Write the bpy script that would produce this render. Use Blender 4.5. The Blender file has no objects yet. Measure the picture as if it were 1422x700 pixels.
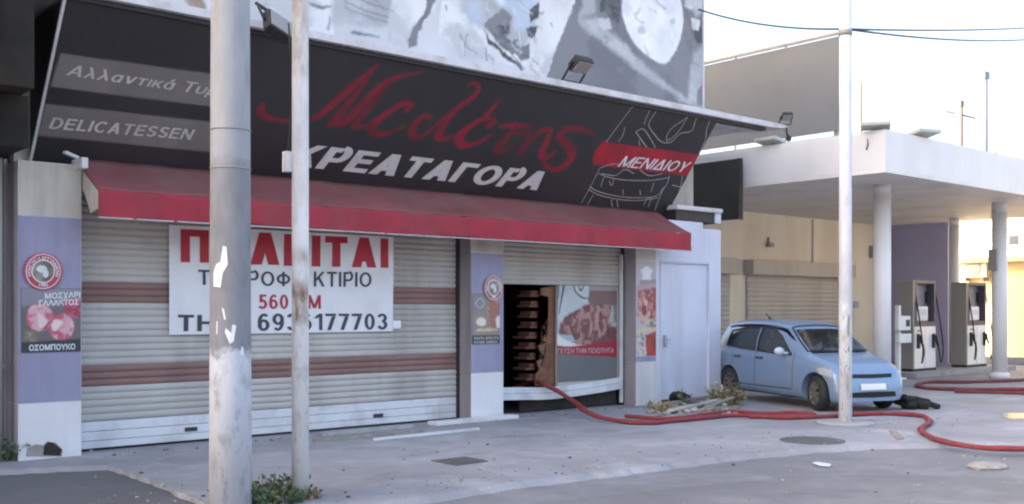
import bpy, bmesh, math, random
from mathutils import Vector, Matrix
from mathutils.bvhtree import BVHTree
random.seed(7)
S = bpy.context.scene
COL = S.collection
R = math.radians
# ------------------------------------------------------------------ camera, light, exposure
EYE, TH, FPX, HOR = 1.65, R(49.0), 1450.0, 430.0
cd = bpy.data.cameras.new('camera'); cam = bpy.data.objects.new('camera', cd); COL.objects.link(cam)
cam.location = (0, 0, EYE); cam.rotation_euler = (R(90), 0, TH - R(90))
cd.sensor_width = 36; cd.lens = 36 * FPX / 1422; cd.shift_y = (HOR - 350) / 1422
cd.clip_end = 3000
S.camera = cam
SUN_EL = R(25); sx, sy = -0.85, 0.53
w = bpy.data.worlds.new('World'); S.world = w; w.use_nodes = True
nt = w.node_tree; bg = nt.nodes['Background']
sky = nt.nodes.new('ShaderNodeTexSky'); sky.sky_type = 'NISHITA'; sky.sun_disc = False
sky.sun_elevation = SUN_EL; sky.sun_rotation = math.atan2(sx, sy)
sky.dust_density = 7.0; sky.air_density = 1.0; sky.ozone_density = 0.0
nt.links.new(sky.outputs[0], bg.inputs[0]); bg.inputs[1].default_value = 0.15
sl = bpy.data.lights.new('sun', 'SUN'); sl.energy = 3.2; sl.angle = R(0.5); sl.color = (1, .86, .66)
so = bpy.data.objects.new('sun', sl); COL.objects.link(so)
sd = Vector((sx * math.cos(SUN_EL), sy * math.cos(SUN_EL), math.sin(SUN_EL)))
so.rotation_euler = sd.to_track_quat('Z', 'Y').to_euler(); so.location = (-20, 20, 30)
S.view_settings.view_transform = 'Standard'; S.view_settings.look = 'None'
S.view_settings.gamma = 1; S.view_settings.exposure = 2.42
S.cycles.filter_width = 2.2

# ------------------------------------------------------------------ survey: a photo point on a known plane
FW = (math.cos(TH), math.sin(TH)); RT = (math.sin(TH), -math.cos(TH))
def ray(px, py):
    a = (px - 711) / FPX
    return Vector((FW[0] + a * RT[0], FW[1] + a * RT[1], (HOR - py) / FPX))
def atY(px, py, Y):
    d = ray(px, py); return Vector((0, 0, EYE)) + d * (Y / d.y)
def atX(px, py, X):
    d = ray(px, py); return Vector((0, 0, EYE)) + d * (X / d.x)
def gnd(px, py, z=0):
    d = ray(px, py); return Vector((0, 0, EYE)) + d * ((z - EYE) / d.z)

# ------------------------------------------------------------------ materials
def lin(c): return tuple(((x / 255) / 12.92 if x / 255 < .04045 else ((x / 255 + .055) / 1.055) ** 2.4) for x in c)
MATS = {}
def mat(name, base, rough=.7, var=.12, scale=2.5, bump=0., bscale=60, metal=0, dirt=None, streak=False, spec=.5, coat=0, detail=6):
    """base colour with two scales of wear; dirt = (colour, amount 0..1, scale)"""
    if name in MATS: return MATS[name]
    m = bpy.data.materials.new(name); m.use_nodes = True; n = m.node_tree.nodes; L = m.node_tree.links
    p = n['Principled BSDF']; p.inputs['Roughness'].default_value = rough; p.inputs['Metallic'].default_value = metal
    p.inputs['Specular IOR Level'].default_value = spec; p.inputs['Coat Weight'].default_value = coat
    tc = n.new('ShaderNodeTexCoord')
    def noise(sc, st=False, det=detail):
        t = n.new('ShaderNodeTexNoise'); t.inputs['Scale'].default_value = sc; t.inputs['Detail'].default_value = det
        t.inputs['Roughness'].default_value = .62
        if st:
            mp = n.new('ShaderNodeMapping'); mp.inputs['Scale'].default_value = (1, 1, .12)
            L.new(tc.outputs['Object'], mp.inputs[0]); L.new(mp.outputs[0], t.inputs['Vector'])
        else: L.new(tc.outputs['Object'], t.inputs['Vector'])
        return t
    def mix(f, a, b):
        x = n.new('ShaderNodeMix'); x.data_type = 'RGBA'
        L.new(f, x.inputs[0])
        for v, i in ((a, 6), (b, 7)):
            if hasattr(v, 'links'): L.new(v, x.inputs[i])
            else: x.inputs[i].default_value = (*v, 1)
        return x.outputs[2]
    def ramp(src, a, b):
        r = n.new('ShaderNodeMapRange'); r.inputs[1].default_value = a; r.inputs[2].default_value = b
        L.new(src, r.inputs[0]); return r.outputs[0]
    n1 = noise(scale)
    c = mix(ramp(n1.outputs[0], .3, .7), tuple(max(0, x * (1 - var)) for x in base), tuple(min(1, x * (1 + var)) for x in base))
    if dirt:
        n2 = noise(dirt[2], streak)
        f = n.new('ShaderNodeMath'); f.operation = 'MULTIPLY'; L.new(ramp(n2.outputs[0], .46, .74), f.inputs[0]); f.inputs[1].default_value = dirt[1]
        c = mix(f.outputs[0], c, dirt[0])
        rr = n.new('ShaderNodeMapRange'); rr.inputs[3].default_value = rough; rr.inputs[4].default_value = min(1, rough + .2)
        L.new(n2.outputs[0], rr.inputs[0]); L.new(rr.outputs[0], p.inputs['Roughness'])
    L.new(c, p.inputs['Base Color'])
    if bump:
        n3 = noise(bscale, det=4); b = n.new('ShaderNodeBump'); b.inputs['Strength'].default_value = bump; b.inputs['Distance'].default_value = .01
        L.new(n3.outputs[0], b.inputs['Height']); L.new(b.outputs[0], p.inputs['Normal'])
    MATS[name] = m; return m
def nodes_of(m): return m.node_tree.nodes, m.node_tree.links

GRIME = (.10, .09, .08)
M_plaster = mat('old_plaster', (.50, .47, .42), .85, .12, 1.5, .25, 40, dirt=((.16, .15, .14), .8, 1.6), streak=True)
M_lav = mat('lavender_paint', (.30, .29, .42), .75, .08, 2, .1, 40, dirt=((.16, .15, .2), .55, 1.8), streak=True)
M_wpaint = mat('white_wall_paint', (.66, .65, .68), .75, .06, 2, .12, 40, dirt=((.3, .28, .26), .6, 1.7), streak=True)
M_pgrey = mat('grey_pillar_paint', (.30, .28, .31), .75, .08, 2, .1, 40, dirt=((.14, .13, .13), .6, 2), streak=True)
M_doorw = mat('pale_blue_white_paint', (.60, .62, .74), .6, .05, 1.5, .06, 30, dirt=((.33, .32, .34), .5, 1.6), streak=True)
M_slat = mat('shutter_grey', (.47, .445, .425), .55, .08, 2, .05, 30, dirt=((.24, .22, .20), .6, 1.3), streak=True)
M_brown = mat('shutter_brown', (.24, .135, .12), .55, .1, 3, .05, 30, dirt=((.12, .08, .07), .5, 1.4), streak=True)
M_rail = mat('shutter_white_rail', (.66, .66, .70), .45, .05, 3, 0, dirt=((.28, .26, .25), .6, 2.2))
M_alu = mat('dull_aluminium', (.45, .45, .47), .4, .08, 4, metal=.6, dirt=((.2, .19, .18), .5, 5))
M_black = mat('black_metal', (.02, .02, .023), .5, .2, 8, dirt=((.06, .055, .05), .5, 6))
M_soot_dark = mat('soot_and_gap_dark', (.035, .03, .028), .95, .5, 2, .3, 30)  # burnt-room soot; also the painted darkness of the hole and gap
M_rust = mat('rusty_brown', (.21, .10, .06), .85, .3, 4, .3, 40, dirt=((.07, .04, .03), .8, 5))
M_sign = mat('sign_black_vinyl', (.026, .024, .028), .42, .15, 1.2, dirt=((.055, .04, .04), .8, .9), streak=True)
M_signbar = mat('sign_grey_vinyl', (.15, .135, .135), .45, .1, 2, dirt=((.09, .08, .08), .7, 1.5), streak=True)
M_letter = mat('sign_pale_lettering', (.56, .54, .56), .5, .06, 4, dirt=((.35, .33, .33), .5, 5))
M_letdim = mat('sign_dim_lettering', (.52, .50, .50), .5, .06, 4, dirt=((.25, .23, .23), .5, 5))
M_redlet = mat('faded_red_vinyl', (.17, .012, .024), .5, .25, 3, dirt=((.05, .015, .02), .85, 2.2))
M_redband = mat('red_vinyl_band', (.42, .012, .03), .5, .15, 3, dirt=((.15, .02, .03), .6, 3))
M_line = mat('chalk_line_print', (.42, .42, .43), .6, .2, 6, dirt=((.15, .15, .15), .5, 8))
M_gutter = mat('white_gutter', (.62, .60, .63), .5, .06, 3, dirt=((.25, .22, .2), .6, 2.5))
M_awn = mat('dusty_red_canvas', (.215, .066, .07), .9, .2, 1.2, .2, 120, dirt=((.21, .125, .115), .85, .9))
M_val = mat('red_canvas', (.32, .032, .052), .88, .12, 1.6, .15, 120, dirt=((.22, .06, .065), .75, 1.1), streak=True)
M_conc = mat('weathered_concrete', (.33, .33, .35), .9, .12, 3, .3, 50, dirt=((.18, .17, .17), .5, 4))
M_banner = mat('white_banner', (.74, .74, .78), .6, .03, 2, dirt=((.55, .54, .56), .5, 2.5))
M_bred = mat('banner_red_print', (.40, .015, .035), .6, .08, 4)
M_bblack = mat('banner_black_print', (.045, .045, .065), .6, .1, 4)
M_white = mat('white_enamel', (.76, .77, .80), .4, .04, 3, dirt=((.5, .48, .46), .5, 3))
M_fascia = mat('canopy_white_panel', (.72, .71, .73), .5, .03, 1, dirt=((.6, .59, .58), .5, 1), streak=True)
M_soffit = mat('soffit_panel', (.74, .72, .70), .6, .04, .8, dirt=((.4, .38, .36), .5, .7))
M_beige = mat('beige_render', (.80, .76, .68), .85, .05, 1, .1, 40, dirt=((.58, .52, .43), .6, .9), streak=True)
M_purple = mat('violet_grey_wall', (.46, .46, .70), .6, .1, 1, dirt=((.30, .29, .42), .5, 1))
M_gate = mat('gate_taupe', (.52, .49, .47), .55, .05, 2, dirt=((.25, .22, .2), .5, 1.2), streak=True)
M_pumpg = mat('pump_side_grey', (.27, .26, .25), .5, .06, 2)
M_yellow = mat('yellow_house_paint', (.78, .62, .34), .85, .06, .8, .1, 20)
M_cream = mat('cream_house_paint', (.80, .74, .62), .85, .05, .8, .1, 20)
M_hose = mat('red_fire_hose', (.23, .034, .045), .85, .25, 6, .5, 130, dirt=((.15, .06, .06), .8, 4))
M_hose2 = mat('dull_maroon_hose', (.17, .035, .04), .7, .2, 5, .15, 80, dirt=((.08, .025, .03), .7, 3))
M_rubber = mat('black_rubber', (.018, .018, .02), .75, .2, 10)
M_hoard = mat('hoarding_back', (.128, .134, .148), .8, .07, .6, dirt=((.15, .145, .135), .6, .5), streak=True)
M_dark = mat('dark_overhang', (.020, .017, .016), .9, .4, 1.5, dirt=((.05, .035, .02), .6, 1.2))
M_cloth = mat('black_cloth', (.014, .014, .016), .95, .4, 8, .3, 60)
M_meat = mat('meat_print_pink', (.50, .12, .17), .55, .5, 14, dirt=((.75, .55, .56), .85, 22))
M_meat2 = mat('meat_print_red', (.26, .045, .05), .55, .6, 9, dirt=((.62, .36, .30), .8, 13))
M_food = mat('food_print_mixed', (.40, .20, .12), .55, .6, 8, dirt=((.68, .60, .45), .9, 11))
M_pgr = mat('print_mid_grey', (.155, .155, .175), .55, .06, 1)
M_plg = mat('print_light_grey', (.62, .63, .68), .55, .06, 1.3, dirt=((.40, .41, .45), .5, 2.2))
M_pwh = mat('print_white', (.78, .78, .82), .55, .04, 3, dirt=((.55, .56, .60), .6, 3.5))
M_pdk = mat('print_dark', (.06, .06, .07), .55, .2, 5)
M_pbl = mat('print_pale_blue', (.42, .55, .78), .55, .2, 3, dirt=((.72, .76, .84), .8, 4))
M_pbr = mat('print_brown', (.30, .19, .13), .55, .3, 4)
M_stone = mat('rubble_stone', (.30, .28, .26), .9, .3, 8, .4, 30)
M_wood = mat('grey_timber', (.28, .24, .20), .85, .25, 6, .3, 50)
M_leaf = mat('weed_leaf', (.075, .12, .05), .7, .4, 12)
M_leafd = mat('dusty_olive_leaf', (.13, .14, .085), .8, .4, 12)
M_dry = mat('dry_straw', (.34, .27, .15), .8, .3, 12)
M_farpole = mat('far_pole_paint', (.26, .265, .34), .8, .1, 1)
M_farwood = mat('far_pole_timber', (.22, .17, .15), .9, .1, 1)

def mat_ground(name, base, dark, light, crack=.0, patch=.5):
    m = bpy.data.materials.new(name); m.use_nodes = True; n, L = nodes_of(m); p = n['Principled BSDF']
    tc = n.new('ShaderNodeTexCoord')
    def ns(sc, det=8, rg=.6, dist=0):
        t = n.new('ShaderNodeTexNoise'); t.inputs['Scale'].default_value = sc; t.inputs['Detail'].default_value = det
        t.inputs['Roughness'].default_value = rg; t.inputs['Distortion'].default_value = dist
        L.new(tc.outputs['Object'], t.inputs['Vector']); return t.outputs[0]
    def mr(s, a, b, c=0, d=1):
        r = n.new('ShaderNodeMapRange'); r.inputs[1].default_value = a; r.inputs[2].default_value = b
        r.inputs[3].default_value = c; r.inputs[4].default_value = d; L.new(s, r.inputs[0]); return r.outputs[0]
    def mix(f, a, b):
        x = n.new('ShaderNodeMix'); x.data_type = 'RGBA'; L.new(f, x.inputs[0])
        for v, i in ((a, 6), (b, 7)):
            if hasattr(v, 'links'): L.new(v, x.inputs[i])
            else: x.inputs[i].default_value = (*v, 1)
        return x.outputs[2]
    c = mix(mr(ns(.35, 6, .65, .6), .35, .65, 0, patch), base, dark)
    c = mix(mr(ns(.9, 8, .7, .3), .5, .72, 0, .75), c, light)
    c = mix(mr(ns(2.6, 8, .72, .4), .53, .72, 0, .7), c, dark)
    c = mix(mr(ns(.55, 4, .5, 1.2), .60, .68, 0, .38), c, tuple(x * .72 for x in dark))
    c = mix(mr(ns(9, 6, .75), .58, .72, 0, .45), c, light)
    c = mix(mr(ns(70, 3, .6), .35, .75, 0, .35), c, tuple(x * .6 for x in base))
    if crack:
        v = n.new('ShaderNodeTexVoronoi'); v.feature = 'DISTANCE_TO_EDGE'; v.inputs['Scale'].default_value = .33
        wv = n.new('ShaderNodeMix'); wv.data_type = 'RGBA'; wv.inputs[0].default_value = .16
        nn = n.new('ShaderNodeTexNoise'); nn.inputs['Scale'].default_value = 1.5; nn.inputs['Detail'].default_value = 6
        L.new(tc.outputs['Object'], nn.inputs['Vector']); L.new(tc.outputs['Object'], wv.inputs[6]); L.new(nn.outputs['Color'], wv.inputs[7])
        L.new(wv.outputs[2], v.inputs['Vector'])
        c = mix(mr(v.outputs['Distance'], .0, .008, crack, 0), c, tuple(x * .4 for x in dark))
    L.new(c, p.inputs['Base Color'])
    L.new(mr(ns(.7, 5), .3, .7, .62, .92), p.inputs['Roughness'])
    b = n.new('ShaderNodeBump'); b.inputs['Strength'].default_value = .35; b.inputs['Distance'].default_value = .01
    L.new(ns(35, 6, .7), b.inputs['Height']); L.new(b.outputs[0], p.inputs['Normal'])
    return m
M_apron = mat_ground('worn_concrete_apron', (.33, .325, .35), (.19, .186, .20), (.47, .465, .49), 0, .75)
M_road = mat_ground('worn_asphalt', (.215, .213, .23), (.13, .128, .138), (.31, .307, .325), 0, .7)
M_asph = mat_ground('dark_asphalt', (.12, .12, .127), (.085, .085, .092), (.16, .16, .168))

def mat_pole(name, lo, hi, zedge, amp, rustamt=0, zrust=(), top=None, ztop=0):
    """concrete / steel pole: limewash or paint up to a ragged edge"""
    m = bpy.data.materials.new(name); m.use_nodes = True; n, L = nodes_of(m); p = n['Principled BSDF']; p.inputs['Roughness'].default_value = .85
    tc = n.new('ShaderNodeTexCoord'); sp = n.new('ShaderNodeSeparateXYZ'); L.new(tc.outputs['Object'], sp.inputs[0])
    def ns(sc, st=1, det=7):
        mp = n.new('ShaderNodeMapping'); mp.inputs['Scale'].default_value = (1, 1, st); L.new(tc.outputs['Object'], mp.inputs[0])
        t = n.new('ShaderNodeTexNoise'); t.inputs['Scale'].default_value = sc; t.inputs['Detail'].default_value = det; t.inputs['Roughness'].default_value = .65
        L.new(mp.outputs[0], t.inputs['Vector']); return t.outputs[0]
    def mr(s, a, b, c=0, d=1):
        r = n.new('ShaderNodeMapRange'); r.inputs[1].default_value = a; r.inputs[2].default_value = b
        r.inputs[3].default_value = c; r.inputs[4].default_value = d; L.new(s, r.inputs[0]); return r.outputs[0]
    def mx(f, a, b):
        x = n.new('ShaderNodeMix'); x.data_type = 'RGBA'; L.new(f, x.inputs[0])
        for v, i in ((a, 6), (b, 7)):
            if hasattr(v, 'links'): L.new(v, x.inputs[i])
            else: x.inputs[i].default_value = (*v, 1)
        return x.outputs[2]
    def op(o, a, b):
        x = n.new('ShaderNodeMath'); x.operation = o
        for v, i in ((a, 0), (b, 1)):
            if hasattr(v, 'links'): L.new(v, x.inputs[i])
            else: x.inputs[i].default_value = v
        return x.outputs[0]
    low = mx(mr(ns(6, .5), .52, .68), lo, tuple(x * .62 for x in lo))
    low = mx(mr(ns(14, .35), .58, .7, 0, .7), low, tuple(x * .45 for x in lo))
    up = mx(mr(ns(5, .5), .35, .7), hi, tuple(x * .72 for x in hi))
    e = op('ADD', sp.outputs[2], op('MULTIPLY', op('SUBTRACT', ns(9), .5), amp))
    if top:
        tp_c = mx(mr(ns(4, .4), .35, .7), top, tuple(x * .8 for x in top)); up = mx(mr(e, ztop - .05, ztop + .05), up, tp_c)
    up = mx(mr(ns(10, .15), .55, .75, 0, .45), up, tuple(x * .55 for x in hi))
    c = mx(mr(e, zedge - .03, zedge + .03), low, up)
    for (za, zb, a) in zrust:
        k = op('MULTIPLY', mr(sp.outputs[2], za - .06, za + .03), mr(sp.outputs[2], zb - .05, zb + .08, 1, 0))
        k = op('MULTIPLY', k, mr(ns(7, .35), .38, .6, 0, a))
        c = mx(k, c, (.22, .105, .045))
    L.new(c, p.inputs['Base Color'])
    b = n.new('ShaderNodeBump'); b.inputs['Strength'].default_value = .3; b.inputs['Distance'].default_value = .01
    L.new(ns(40), b.inputs['Height']); L.new(b.outputs[0], p.inputs['Normal'])
    return m

# ------------------------------------------------------------------ builders
def link(name, me, mats, parent=None, smooth=False):
    o = bpy.data.objects.new(name, me); COL.objects.link(o)
    for m in (mats if isinstance(mats, (list, tuple)) else [mats]): me.materials.append(m)
    if smooth:
        for f in me.polygons: f.use_smooth = True
    if parent:
        o.parent = parent; o.matrix_parent_inverse = parent.matrix_world.inverted() if False else Matrix.Identity(4)
    return o
def tag(o, label=None, cat=None, group=None, kind=None):
    if label: o['label'] = label
    if cat: o['category'] = cat
    if group: o['group'] = group
    if kind: o['kind'] = kind
    return o
def empty(name, loc=(0, 0, 0), rz=0):
    o = bpy.data.objects.new(name, None); COL.objects.link(o); o.location = loc; o.rotation_euler = (0, 0, rz); o.empty_display_size = .2
    return o
def thing(name, label, cat, loc=(0, 0, 0), rz=0, group=None):
    return tag(empty(name, loc, rz), label, cat, group)
def copy_tree(o, parent=None):
    c = o.copy(); COL.objects.link(c)
    if parent: c.parent = parent
    for ch in [x for x in S.objects if x.parent == o]: copy_tree(ch, c)
    return c

class MB:
    def __init__(s): s.bm = bmesh.new()
    def face(s, pts, mi=0):
        vs = [s.bm.verts.new(p) for p in pts]; f = s.bm.faces.new(vs); f.material_index = mi; return s
    def box(s, x0, x1, y0, y1, z0, z1, mi=0, bev=0, rz=0, piv=None):
        r = bmesh.ops.create_cube(s.bm, size=1)['verts']
        bmesh.ops.scale(s.bm, vec=(x1 - x0, y1 - y0, z1 - z0), verts=r)
        if rz: bmesh.ops.rotate(s.bm, cent=(0, 0, 0), matrix=Matrix.Rotation(rz, 3, 'Z'), verts=r)
        bmesh.ops.translate(s.bm, vec=((x0 + x1) / 2, (y0 + y1) / 2, (z0 + z1) / 2), verts=r)
        fs = {f for v in r for f in v.link_faces}
        for f in fs: f.material_index = mi
        if bev:
            es = {e for v in r for e in v.link_edges}
            bmesh.ops.bevel(s.bm, geom=list(es), offset=bev, segments=2, affect='EDGES', profile=.7)
        return s
    def beam(s, a, b, wx, wz, mi=0):
        a, b = Vector(a), Vector(b); d = b - a; q = d.to_track_quat('X', 'Z').to_matrix()
        r = bmesh.ops.create_cube(s.bm, size=1)['verts']
        bmesh.ops.scale(s.bm, vec=(d.length, wx, wz), verts=r)
        bmesh.ops.rotate(s.bm, cent=(0, 0, 0), matrix=q, verts=r); bmesh.ops.translate(s.bm, vec=(a + b) / 2, verts=r)
        for f in {f for v in r for f in v.link_faces}: f.material_index = mi
        return s
    def lathe(s, prof, c=(0, 0, 0), seg=24, axis='Z', mi=0, cap=True):
        rings = []
        for (r, h) in prof:
            ring = []
            for k in range(seg):
                a = 2 * math.pi * k / seg; p = (r * math.cos(a), r * math.sin(a), h)
                if axis == 'Y': p = (p[0], p[2], p[1])
                if axis == 'X': p = (p[2], p[0], p[1])
                ring.append(s.bm.verts.new(Vector(p) + Vector(c)))
            rings.append(ring)
        for a, b in zip(rings, rings[1:]):
            for k in range(seg):
                f = s.bm.faces.new((a[k], a[(k + 1) % seg], b[(k + 1) % seg], b[k])); f.material_index = mi; f.smooth = True
        if cap:
            for ring in (rings[0], rings[-1]):
                f = s.bm.faces.new(ring); f.material_index = mi
        return s
    def tube(s, pts, r, seg=8, mi=0, cap=True):
        pts = [Vector(p) for p in pts]; rings = []
        for i, p in enumerate(pts):
            d = (pts[min(i + 1, len(pts) - 1)] - pts[max(i - 1, 0)]).normalized()
            u = d.cross(Vector((0, 0, 1)))
            if u.length < 1e-3: u = d.cross(Vector((0, 1, 0)))
            u.normalize(); v = u.cross(d); rr = r[i] if isinstance(r, (list, tuple)) else r
            rings.append([s.bm.verts.new(p + rr * (math.cos(2 * math.pi * k / seg) * u + math.sin(2 * math.pi * k / seg) * v)) for k in range(seg)])
        for a, b in zip(rings, rings[1:]):
            for k in range(seg):
                f = s.bm.faces.new((a[k], a[(k + 1) % seg], b[(k + 1) % seg], b[k])); f.smooth = True; f.material_index = mi
        if cap:
            for ring in (rings[0], rings[-1]):
                try: s.bm.faces.new(ring).material_index = mi
                except Exception: pass
        return s
    def prism(s, poly, vec, mi=0):
        vec = Vector(vec); a = [s.bm.verts.new(p) for p in poly]; b = [s.bm.verts.new(Vector(p) + vec) for p in poly]
        n = len(poly)
        for k in range(n): s.bm.faces.new((a[k], a[(k + 1) % n], b[(k + 1) % n], b[k])).material_index = mi
        s.bm.faces.new(a).material_index = mi; s.bm.faces.new(b[::-1]).material_index = mi
        return s
    def ball(s, c, rx, ry, rz, mi=0, sub=2, jit=0):
        r = bmesh.ops.create_icosphere(s.bm, subdivisions=sub, radius=1)['verts']
        for v in r:
            k = 1 + random.uniform(-jit, jit); v.co = Vector((v.co.x * rx * k, v.co.y * ry * k, v.co.z * rz * k)) + Vector(c)
        for f in {f for v in r for f in v.link_faces}: f.material_index = mi; f.smooth = not jit
        return s
    def build(s, name, mats, parent=None, smooth=False, fix=True):
        if fix: bmesh.ops.recalc_face_normals(s.bm, faces=s.bm.faces)
        me = bpy.data.meshes.new(name); s.bm.to_mesh(me); s.bm.free()
        return link(name, me, mats, parent, smooth)

def catmull(pts, n=8):
    P = [Vector(p) for p in pts]; P = [2 * P[0] - P[1]] + P + [2 * P[-1] - P[-2]]; out = []
    for i in range(1, len(P) - 2):
        a, b, c, d = P[i - 1:i + 3]
        for k in range(n):
            t = k / n
            out.append(.5 * ((2 * b) + (c - a) * t + (2 * a - 5 * b + 4 * c - d) * t * t + (3 * b - a - 3 * c + d) * t ** 3))
    out.append(P[-2]); return out

# flat print on a surface: a function (u, v, offset) -> point
class Plane:
    """surface through (0, Y, z) running along X; lean = outward run per metre up the face"""
    def __init__(s, Y, z0=0, out=(0, 1)):
        s.Y, s.z0, s.d = Y, z0, Vector((0, -out[0], out[1])).normalized(); s.n = Vector((0, -s.d.z, s.d.y))
        s.wave = None
    def pt(s, u, v, off=0):
        p = Vector((u, s.Y, s.z0)) + s.d * v + s.n * (off + (s.wave(u, v) if s.wave else 0)); return p
    def uv(s, px, py):
        d = ray(px, py); o = Vector((0, 0, EYE)); q = Vector((0, s.Y, s.z0))
        t = (q - o).dot(s.n) / d.dot(s.n); h = o + d * t; return (h.x, (h - q).dot(s.d))
DG = None
def text_mesh(string, bold=0., shear=0.):
    cu = bpy.data.curves.new('lettering', 'FONT'); cu.body = string; cu.size = 1; cu.offset = bold; cu.shear = shear; cu.resolution_u = 3
    o = bpy.data.objects.new('lettering', cu); COL.objects.link(o)
    dg = bpy.context.evaluated_depsgraph_get(); me = bpy.data.meshes.new_from_object(o.evaluated_get(dg))
    bpy.data.objects.remove(o); bpy.data.curves.remove(cu); me.materials.clear()
    return me
def put_text(string, pl, px0, px1, pyb0, pyb1, hpx, m, parent, bold=0., shear=0., off=.006, name='lettering'):
    """baseline from photo point (px0,pyb0) to (px1,pyb1); hpx = capital height in photo pixels at the left end"""
    me = text_mesh(string, bold, shear)
    xs = [v.co.x for v in me.vertices]; ys = [v.co.y for v in me.vertices]; x0, x1 = min(xs), max(xs)
    capm = text_mesh('Η', bold, 0); cap = max(v.co.y for v in capm.vertices); bpy.data.meshes.remove(capm)
    a, b = pl.uv(px0, pyb0), pl.uv(px1, pyb1); h = pl.uv(px0, pyb0 - hpx)[1] - a[1]
    for v in me.vertices:
        k = (v.co.x - x0) / (x1 - x0); u = a[0] + k * (b[0] - a[0]); vv = a[1] + k * (b[1] - a[1]) + v.co.y / cap * h
        v.co = pl.pt(u, vv, off)
    return link(name, me, m, parent)

def _glyphs(w):
    h = w / 2; d = w * 1.12
    V = lambda x, a=0, b=1: [(x - h, a), (x + h, a), (x + h, b), (x - h, b)]
    Hh = lambda y, a, b: [(a, y - h * .9), (b, y - h * .9), (b, y + h * .9), (a, y + h * .9)]
    D = lambda x0, y0, x1, y1: [(x0 - d / 2, y0), (x0 + d / 2, y0), (x1 + d / 2, y1), (x1 - d / 2, y1)]
    def A(cx, cy, rx, ry, a0=0, a1=360, n=26):
        o = []
        for k in range(n):
            t0, t1 = R(a0 + (a1 - a0) * k / n), R(a0 + (a1 - a0) * (k + 1) / n); q = w * .5
            o.append([(cx + (rx - w) * math.cos(t0), cy + (ry - w * .9) * math.sin(t0)), (cx + rx * math.cos(t0), cy + ry * math.sin(t0)), (cx + rx * math.cos(t1), cy + ry * math.sin(t1)), (cx + (rx - w) * math.cos(t1), cy + (ry - w * .9) * math.sin(t1))])
        return ('arc', o)
    T, B, Md = 1 - h * .9, h * .9, .52
    L = [D(.36, 1, d / 2, 0), D(.36, 1, .72 - d / 2, 0)]
    al = [A(.26, .34, .26, .36), V(.52 - h, 0, .68)]
    g = {'Π': (.74, [V(h), V(.74 - h), Hh(T, 0, .74)]), 'Λ': (.72, L), 'Α': (.72, L + [Hh(.30, .16, .56)]), 'Δ': (.72, L + [Hh(B, .05, .67)]),
     'Ε': (.60, [V(h), Hh(T, 0, .6), Hh(Md, 0, .56), Hh(B, 0, .6)]), 'Ι': (w, [V(h)]), 'Τ': (.64, [Hh(T, 0, .64), V(.32)]), 'Γ': (.56, [V(h), Hh(T, 0, .56)]),
     'Ρ': (.64, [V(h), Hh(T, h, .36), Hh(.44, h, .36), A(.36, .72, .28, .28 + h * .9, -90, 90, 14)]), 'Ο': (.80, [A(.4, .5, .4, .51)]),
     'Φ': (.84, [V(.42), A(.42, .5, .42, .36)]), 'Κ': (.70, [V(h), D(w * .8, .40, .70 - d * .55, 1), D(.30, .62, .70 - d / 2, 0)]), 'Η': (.70, [V(h), V(.70 - h), Hh(Md, 0, .7)]),
     'Μ': (.86, [V(h), V(.86 - h), D(h, 1, .43, .05), D(.86 - h, 1, .43, .05)]), 'Ν': (.72, [V(h), V(.72 - h), D(h, 1, .72 - h, 0)]),
     'Υ': (.70, [D(d / 2, 1, .35, .38), D(.70 - d / 2, 1, .35, .38), V(.35, 0, .46)]),
     'Ω': (.84, [A(.42, .52, .40, .50, -48, 228), Hh(B, .02, .34), Hh(B, .50, .82)]),
     'Σ': (.62, [Hh(T, 0, .62), Hh(B, 0, .62), D(.40, .5, .12, 1), D(.40, .5, .12, 0)]), 'Ζ': (.62, [Hh(T, 0, .6), Hh(B, 0, .62), D(.50, 1, .12, 0)]),
     'D': (.68, [V(h), Hh(T, h, .3), Hh(B, h, .3), A(.3, .5, .38, .5, -90, 90, 18)]), 'L': (.54, [V(h), Hh(B, 0, .54)]), 'C': (.70, [A(.38, .5, .38, .51, 42, 318)]),
     'S': (.60, [A(.30, .73, .29, .28, 20, 270, 18), A(.30, .27, .30, .28 - 0, -160, 90, 18)]),
     '0': (.54, [A(.27, .5, .27, .51)]), '1': (.42, [V(.32), D(.06, .72, .28, .96)]), '7': (.54, [Hh(T, 0, .54), D(.18, 0, .42, 1 - w)]),
     '3': (.54, [A(.26, .73, .26, .28, -88, 165, 18), A(.27, .29, .27, .30, -165, 88, 18)]), '9': (.54, [A(.27, .67, .27, .34), A(.25, .5, .29, .51, -130, 40, 18)]),
     '6': (.54, [A(.27, .33, .27, .34), A(.29, .5, .29, .51, 50, 220, 18)]), '5': (.54, [Hh(T, .08, .5), V(.08 + h, .45, 1), A(.25, .33, .29, .34, -150, 130, 20)]),
     'λ': (.56, [D(.08, 1, .50, 0), D(.30, .58, .06, 0)]), 'α': (.56, al), 'ά': (.56, al + [D(.24, .76, .34, .98)]), 'ν': (.54, [D(.27, 0, .06, .7), D(.27, 0, .48, .7)]),
     'τ': (.48, [Hh(.63, 0, .48), V(.24, 0, .66)]), 'ι': (w, [V(h, 0, .7)]), 'κ': (.5, [V(h, 0, .7), D(w, .28, .42, .7), D(.2, .4, .44, 0)]),
     'υ': (.54, [V(h, .25, .7), V(.54 - h, .25, .7), A(.27, .27, .27, .28, 180, 360, 14)]), 'ρ': (.54, [A(.27, .34, .27, .36), V(h, -.28, .34)]), ' ': (.26, [])}
    for a_, b_ in (('A', 'Α'), ('E', 'Ε'), ('T', 'Τ'), ('N', 'Ν'), ('I', 'Ι')): g[a_] = g[b_]
    return g
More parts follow.
